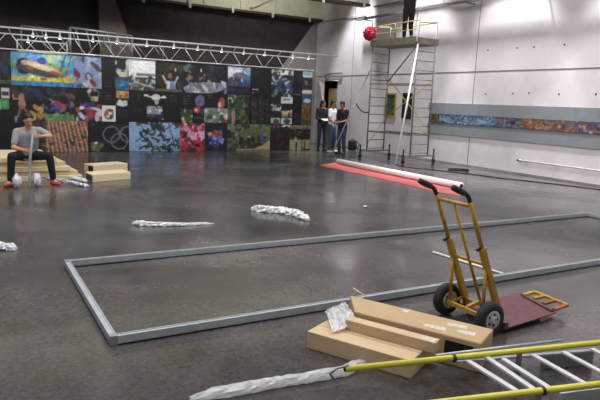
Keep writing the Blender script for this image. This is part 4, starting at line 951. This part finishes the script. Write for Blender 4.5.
# red sheet and white roll
mb = MB(); q = [Zp(319, 165.5), Zp(337, 162.5), Zp(464, 190), Zp(462, 196.5), Zp(440, 193), Zp(372, 177)]
rr = random.Random(2)
def edge(a, b, n): return [a.lerp(b, i/n)+Vector((rr.uniform(-.03, .03), rr.uniform(-.03, .03), 0)) for i in range(n)]
poly = edge(q[0], q[1], 3)+edge(q[1], q[2], 10)+edge(q[2], q[3], 3)+edge(q[3], q[4], 4)+edge(q[4], q[5], 5)+edge(q[5], q[0], 5)
mb.prism([(p.x, p.y) for p in poly][::-1], 0.002, 0.008)
tag(mb.build('red_sheet', M['red']), 'long salmon red sheet spread on the floor under the white roll', 'sheet')
a, b = Zp(338, 164.3), Zp(461, 189.8); d = (b-a).normalized(); rad = 0.072
t = empty('paper_roll', (a.x, a.y, 0.009+rad)); tag(t, 'long white roll lying on the red sheet', 'roll')
MB().tube([(0, 0, 0), (b.x-a.x, b.y-a.y, 0)], rad, 20).build('roll', M['white'], t)
MB().tube([(b.x-a.x, b.y-a.y, 0), (b.x-a.x+d.x*0.01, b.y-a.y+d.y*0.01, 0)], rad*0.6, 16).build('core', M['black'], t)

# cable along the wall with a coil
pts = [Zp(*q, 0.012) for q in ((396, 164), (402, 166.5), (415, 168), (430, 169.5), (445, 171), (458, 172.5), (475, 174.5), (500, 178), (530, 181), (560, 184.5), (600, 189.5), (640, 194))]
fine = []
for i in range(len(pts)-1):
    for s in range(4): fine.append(pts[i].lerp(pts[i+1], s/4)+Vector((0, 0.03*math.sin(i*2.1+s), 0)))
tag(MB().tube(fine, 0.012, 8).build('floor_cable', M['cable']), 'long black cable snaking over the floor by the right wall', 'cable')
c = Zp(459, 171); cp = [c+Vector((math.cos(a)*(0.30+0.03*math.sin(3*a)), math.sin(a)*(0.22+0.02*math.sin(2.3*a)), 0.014+0.012*(a/6.28))) for a in np.linspace(0, 18.8, 90)]
tag(MB().tube(cp, 0.010, 8).build('cable_coil', M['cable']), 'loose coil of black cable on the floor under the grey board', 'cable coil')
q = Zp(365, 207); mb = MB(); crumple(mb, (0, 0, 0.012), (0.07, 0.03, 0.012), seed=6, n=16, m=8); o = mb.build('paper_scrap', M['plastic_w']); o.location = (q.x, q.y, 0); o.rotation_euler = (0, 0, 0.6)
tag(o, 'tiny white scrap on the floor between plastic wrap and roll', 'scrap')

# ------------------------------------------------------------------ foreground cartons
A = Vector((1.96, 3.233, 0)); B = Vector((2.306, 2.565, 0)); u = (B-A).normalized(); nv = Vector((-u.y, u.x, 0)); 
if nv.x < 0: nv = -nv
t = rbox('cardboard_box', A, B, nv*0.29, 0, 0.118, M['card'], 'flat brown cardboard box in front with crumpled plastic on it', 'box', None, 0.004)
L = (B-A).length
a0 = nv*0.143; a1 = nv*0.147
MB().prism([a0[:2], (a0+u*L)[:2], (a1+u*L)[:2], a1[:2]], 0.118, 0.1186).build('flap_seam', M['rust'], t)
F1, F2 = Vector((2.52, 3.548, 0)), Vector((3.024, 2.58, 0)); L2 = (F2-F1).length
N1 = F1-nv*0.30; 
t = empty('cardboard_box', (N1.x, N1.y, 0)); tag(t, 'long brown cardboard box, rearmost of the three by the hand truck', 'box')
MB().prism([(u*0.20)[:2], (u*L2)[:2], (u*L2+nv*0.30)[:2], (nv*0.30)[:2]], 0, 0.20).build('box_body', M['card2'], t, bevel=0.010)
MB().prism([(nv*0.0-nv*0.003+u*(L2*0.79))[:2], (-nv*0.003+u*(L2*0.96))[:2], (nv*0.004+u*(L2*0.96))[:2], (nv*0.004+u*(L2*0.79))[:2]], 0.06, 0.165).build('hand_hole', M['black'], t)
for k, (s, wv, l) in enumerate(((0.63, 0.05, 0.16), (0.74, 0.17, 0.14), (0.83, 0.09, 0.12), (0.42, 0.22, 0.05))):
    mb = MB(); b0 = u*(L2*s)+nv*wv
    mb.prism([b0[:2], (b0+u*l)[:2], (b0+u*l*0.9+nv*0.07)[:2], (b0+nv*0.05)[:2]], 0.20, 0.2012); mb.build('tape_strip', M['tape'], t)
# loose flap edge standing up at its far left end
G1 = Zp(349, 311, 0.19); G2 = Zp(443.5, 336, 0.19)
n1 = Vector((G1.x, G1.y, 0)); s0 = (n1-A).dot(u); s1 = (Vector((G2.x, G2.y, 0))-A).dot(u)
s0 = max(s0, 0.02)+0.06; st = A+nv*0.185+u*s0; ln = s1-s0
t = rbox('cardboard_box', st, st+u*ln, nv*0.085, 0.119, 0.072, M['card'], 'narrow cardboard box resting along the edge of the flat box', 'box', None, 0.003)
MB().prism([(u*(ln*0.80)+nv*0.01)[:2], (u*(ln*0.97)+nv*0.01)[:2], (u*(ln*0.97)+nv*0.07)[:2], (u*(ln*0.86)+nv*0.06)[:2]], 0.072, 0.0732).build('tape_strip', M['tape'], t)
a, b = Zp(353, 288, 0.24), Zp(367, 297, 0.205)
tag(MB().tube([a, b], 0.004, 8).build('thin_stick', M['wood']), 'thin pale stick poking over the far end of the rearmost box', 'stick')
# crumpled plastic on the flat box
def sheet(poly_fn, label, m, seed, nx=20, ny=14):
    rr = random.Random(seed); mb = MB(); v = []; f = []
    for j in range(ny+1):
        for i in range(nx+1):
            p = poly_fn(i/nx, j/ny); v.append(p+Vector((rr.uniform(-.006, .006), rr.uniform(-.006, .006), rr.uniform(0, .016))))
    for j in range(ny):
        for i in range(nx): a = j*(nx+1)+i; f.append((a, a+1, a+nx+2, a+nx+1))
    mb._add(v, f, False); o = mb.build('plastic_bag', m, merge=False); s = o.modifiers.new('s', 'SOLIDIFY'); s.thickness = 0.0015; tag(o, label, 'plastic bag'); return o
def pf(s, r):
    a = Zp(325, 312, 0.150).lerp(Zp(345, 303.5, 0.215), s); b = Zp(332, 334, 0.125).lerp(Zp(359, 324, 0.150), s)
    p = a.lerp(b, r); p.z += 0.03*math.sin(math.pi*r)*(0.6+0.4*math.sin(5*s)); return p
sheet(pf, 'crumpled clear plastic bag lying on the left end of the flat box', M['plastic_b'], 3)

# ------------------------------------------------------------------ hand truck
t = empty('hand_truck', (3.29, 3.09, 0)); tag(t, 'mustard yellow two-wheeled hand truck with maroon folding toe plate', 'hand truck')
o_ = Vector((3.29, 3.09, 0))
def L_(x, y, z): return Vector((x, y, z))-o_
yN, yF, yM = 2.93, 3.27, 3.10
for y, wx in ((2.858, 3.29), (3.335, 3.325)):
    c = MB(); c.revolve(L_(wx, y-0.038, 0.132), (0, 1, 0), [(0.006, 0.068), (-0.002, 0.09), (0.0, 0.110), (0.012, 0.125), (0.026, 0.131), (0.050, 0.131), (0.064, 0.125), (0.076, 0.110), (0.078, 0.09), (0.070, 0.068)], 36, False); tyre = c.build('tyre', M['rubber'], t)
    c = MB(); c.revolve(L_(wx, y-0.026, 0.132), (0, 1, 0), [(0, 0.001), (-0.022, 0.014), (-0.024, 0.024), (-0.006, 0.028), (-0.008, 0.056), (-0.012, 0.071), (0.058, 0.071), (0.044, 0.056), (0.048, 0.028), (0.07, 0.024), (0.07, 0.001)], 28); rim = c.build('rim', M['rim'], tyre)
    for k in range(5):
        a = k*2*math.pi/5; c = MB(); cc = L_(wx+0.042*math.cos(a), y-0.0365, 0.132+0.042*math.sin(a)); c.revolve(cc, (0, 1, 0), [(0, 0.001), (0, 0.010), (0.004, 0.010)], 10); c.build('rim_hole', M['hole'], tyre)
MB().tube([L_(3.29, 2.83, 0.126), L_(3.29, 3.365, 0.126)], 0.012).build('axle', M['rust'], t)
MB().bar(L_(3.29, 2.90, 0.126), L_(3.29, 3.30, 0.126), 0.03, 0.03).build('axle_beam', M['mustard'], t)
xb, zb_, xt, zt_ = 3.50, 0.055, 3.055, 1.02
def F(s): return xb+(xt-xb)*s, zb_+(zt_-zb_)*s
for y in (yN, yF):
    a = F(0); b = F(0.62); c = F(1.0)
    MB().bar(L_(a[0], y, a[1]), L_(b[0], y, b[1]), 0.045, 0.040, up=(0, 1, 0)).build('side_rail', M['mustard'], t, bevel=0.004)
    MB().tube([L_(b[0], y, b[1]), L_(F(0.99)[0], y, F(0.99)[1])], 0.016).build('upper_tube', M['mustard'], t)
    MB().tube([L_(F(0.985)[0], y, F(0.985)[1]), L_(xt-0.012, y, zt_+0.02), L_(xt-0.035, y, zt_+0.04), L_(xt-0.065, y, zt_+0.052)], 0.0165).build('bent_tube', M['black'], t)
    MB().tube([L_(xt-0.055, y, zt_+0.048), L_(xt-0.10, y, zt_+0.066), L_(xt-0.165, y, zt_+0.092)], [0.021, 0.023, 0.021], 14).build('grip', M['rubber'], t)
    s = F(0.46); MB().tube([L_(s[0]-0.012, y, s[1]), L_(3.29+0.005, y, 0.15)], 0.013).build('brace', M['mustard'], t)
    MB().revolve(L_(b[0]-0.02, y, b[1]), (-1, 0, -0.4), [(0, 0.001), (0, 0.012), (0.03, 0.012), (0.03, 0.001)], 10).build('clamp_bolt', M['black'], t)
a = F(0.02); b = F(0.95)
MB().tube([L_(a[0], yM, a[1]), L_(b[0], yM, b[1])], 0.012).build('middle_bar', M['mustard'], t)
for s in (0.95, 0.48, 0.08):
    q = F(s); MB().tube([L_(q[0], yN, q[1]), L_(q[0], yF, q[1])], 0.014 if s > .9 else 0.012).build('cross_bar', M['mustard'], t)
MB().bar(L_(3.29, yM, 0.13), L_(F(0.12)[0], yM, F(0.12)[1]), 0.025).build('axle_link', M['mustard'], t)
for y in (yN, yF): MB().bar(L_(3.29, y, 0.126), L_(F(0.1)[0], y, F(0.1)[1]), 0.02).build('axle_link', M['mustard'], t)
# toe plate, rising slightly, and its fork
mb = MB(); k = [L_(3.44, 2.83, 0.035), Zp(556, 313.5, 0.06)-o_, Zp(521, 293.5, 0.06)-o_, L_(3.46, 3.35, 0.035)]
mb.extr(k, (0, 0, 0.008)); mb.build('toe_plate', M['toe'], t)
mb = MB(); mb.extr([L_(3.43, 2.83, 0.036), L_(3.47, 2.83, 0.036), L_(3.49, 3.35, 0.036), L_(3.45, 3.35, 0.036)], (0, 0, 0.05)); mb.build('plate_hinge', M['toe'], t)
mb = MB(); g0, g1 = Zp(567, 305, 0.085)-o_, Zp(534, 291.7, 0.085)-o_; mb.bar(g0, g1, 0.036, 0.02)
mb.build('fork_bar', M['mustard'], t)
for i, e in enumerate(((554, 309.5), (544, 303.5), (534, 298.5), (524, 295))):
    a = g0.lerp(g1, i/3); b = Zp(*e, 0.085)-o_; MB().bar(a, b, 0.034, 0.018).build('fork_tine', M['rust'] if i < 2 else M['mustard'], t)
a, b = Zp(552, 311, 0.074)-o_, Zp(522, 295, 0.074)-o_; MB().bar(a, b, 0.02, 0.016).build('plate_edge', M['toe'], t)

# ------------------------------------------------------------------ stepladder, folded and lying down
ZL = 0.155
a0, a1 = Zp(345, 369, ZL), Zp(600, 342.5, ZL); d = (a1-a0).normalized(); b0 = Zp(458, 400.5, ZL); b1 = Zp(600, 384, ZL)
t = empty('stepladder', (a0.x, a0.y, 0)); tag(t, 'folded stepladder with yellow rails and silver rungs in the foreground', 'ladder')
o_ = Vector((a0.x, a0.y, 0))
e1 = a1+d*1.3; MB().tube([a0-o_, e1-o_], 0.019, 14).build('rail', M['yellow'], t)
b00 = b0-(b1-b0).normalized()*0.55; e2 = b1+(b1-b0).normalized()*1.3; MB().tube([b00-o_, e2-o_], 0.019, 14).build('rail', M['yellow'], t)
MB().tube([a0-o_-d*0.006, a0-o_+d*0.03], 0.014).build('rail_plug', M['black'], t)
MB().tube([a0-o_+d*0.02+Vector((0, 0, 0.02)), a0-o_-d*0.05+Vector((0, 0, 0.01)), a0-o_-d*0.09-Vector((0, 0, 0.02)), a0-o_-d*0.07-Vector((0, 0, 0.05))], 0.008).build('hook', M['alu_dull'], t)
zr = ZL-0.015
for qa, qb in (((468, 361), (516, 391)), ((484, 355.5), (533, 389)), ((503, 359), (549, 388)), ((533, 355), (585, 384)), ((563, 352), (618, 381)), ((592, 349), (650, 378))):
    p, q = Zp(*qa, zr), Zp(*qb, zr); MB().bar(p-o_, q-o_, 0.034, 0.016).build('rung', M['rung'], t, bevel=0.003)
# silver back section: thin rail behind, channel below, legs down to the floor
p, q = Zp(436, 355.5, 0.16), Zp(563, 340, 0.16); MB().tube([p-o_, q-o_], 0.009).build('back_rail', M['alu'], t)
dn = Vector((d.y, -d.x, 0))
p, q = Zp(455, 361.5, 0.10), Zp(593, 350.5, 0.10); MB().bar(p-o_, q-o_, 0.03, 0.012).build('side_channel', M['alu'], t)
p2 = p.lerp(q, 0.62); MB().bar(p2-o_-Vector((0, 0, 0.05)), q-o_-Vector((0, 0, 0.05)), 0.022, 0.088).build('side_plank', M['alu_dull'], t)
p, q = Zp(560, 393.5, 0.09), Zp(640, 383, 0.09); MB().bar(p-o_-Vector((0, 0, 0.04)), q-o_-Vector((0, 0, 0.04)), 0.022, 0.09).build('side_channel', M['alu'], t)
for s in (0.38, 0.72):
    p = a0.lerp(e1, s); MB().bar(Vector((p.x, p.y, 0.0))-o_, Vector((p.x, p.y, ZL-0.015))-o_, 0.03, 0.02).build('foot_post', M['alu_dull'], t)
    p = b00.lerp(e2, s); MB().bar(Vector((p.x, p.y, 0.0))-o_, Vector((p.x, p.y, ZL-0.015))-o_, 0.03, 0.02).build('foot_post', M['alu_dull'], t)
for q in (Zp(454, 358.5, ZL), Zp(543, 391, ZL)):
    c = MB(); c.tube([q-o_-d*0.008, q-o_+d*0.008], 0.024, 14); c.build('strap', M['black'], t)
MB().tube([Zp(430, 362, 0.13)-o_, Zp(441, 366, 0.06)-o_, Zp(436, 369, 0.03)-o_], 0.005).build('wire_hook', M['alu'], t)
bpy.context.view_layer.update()
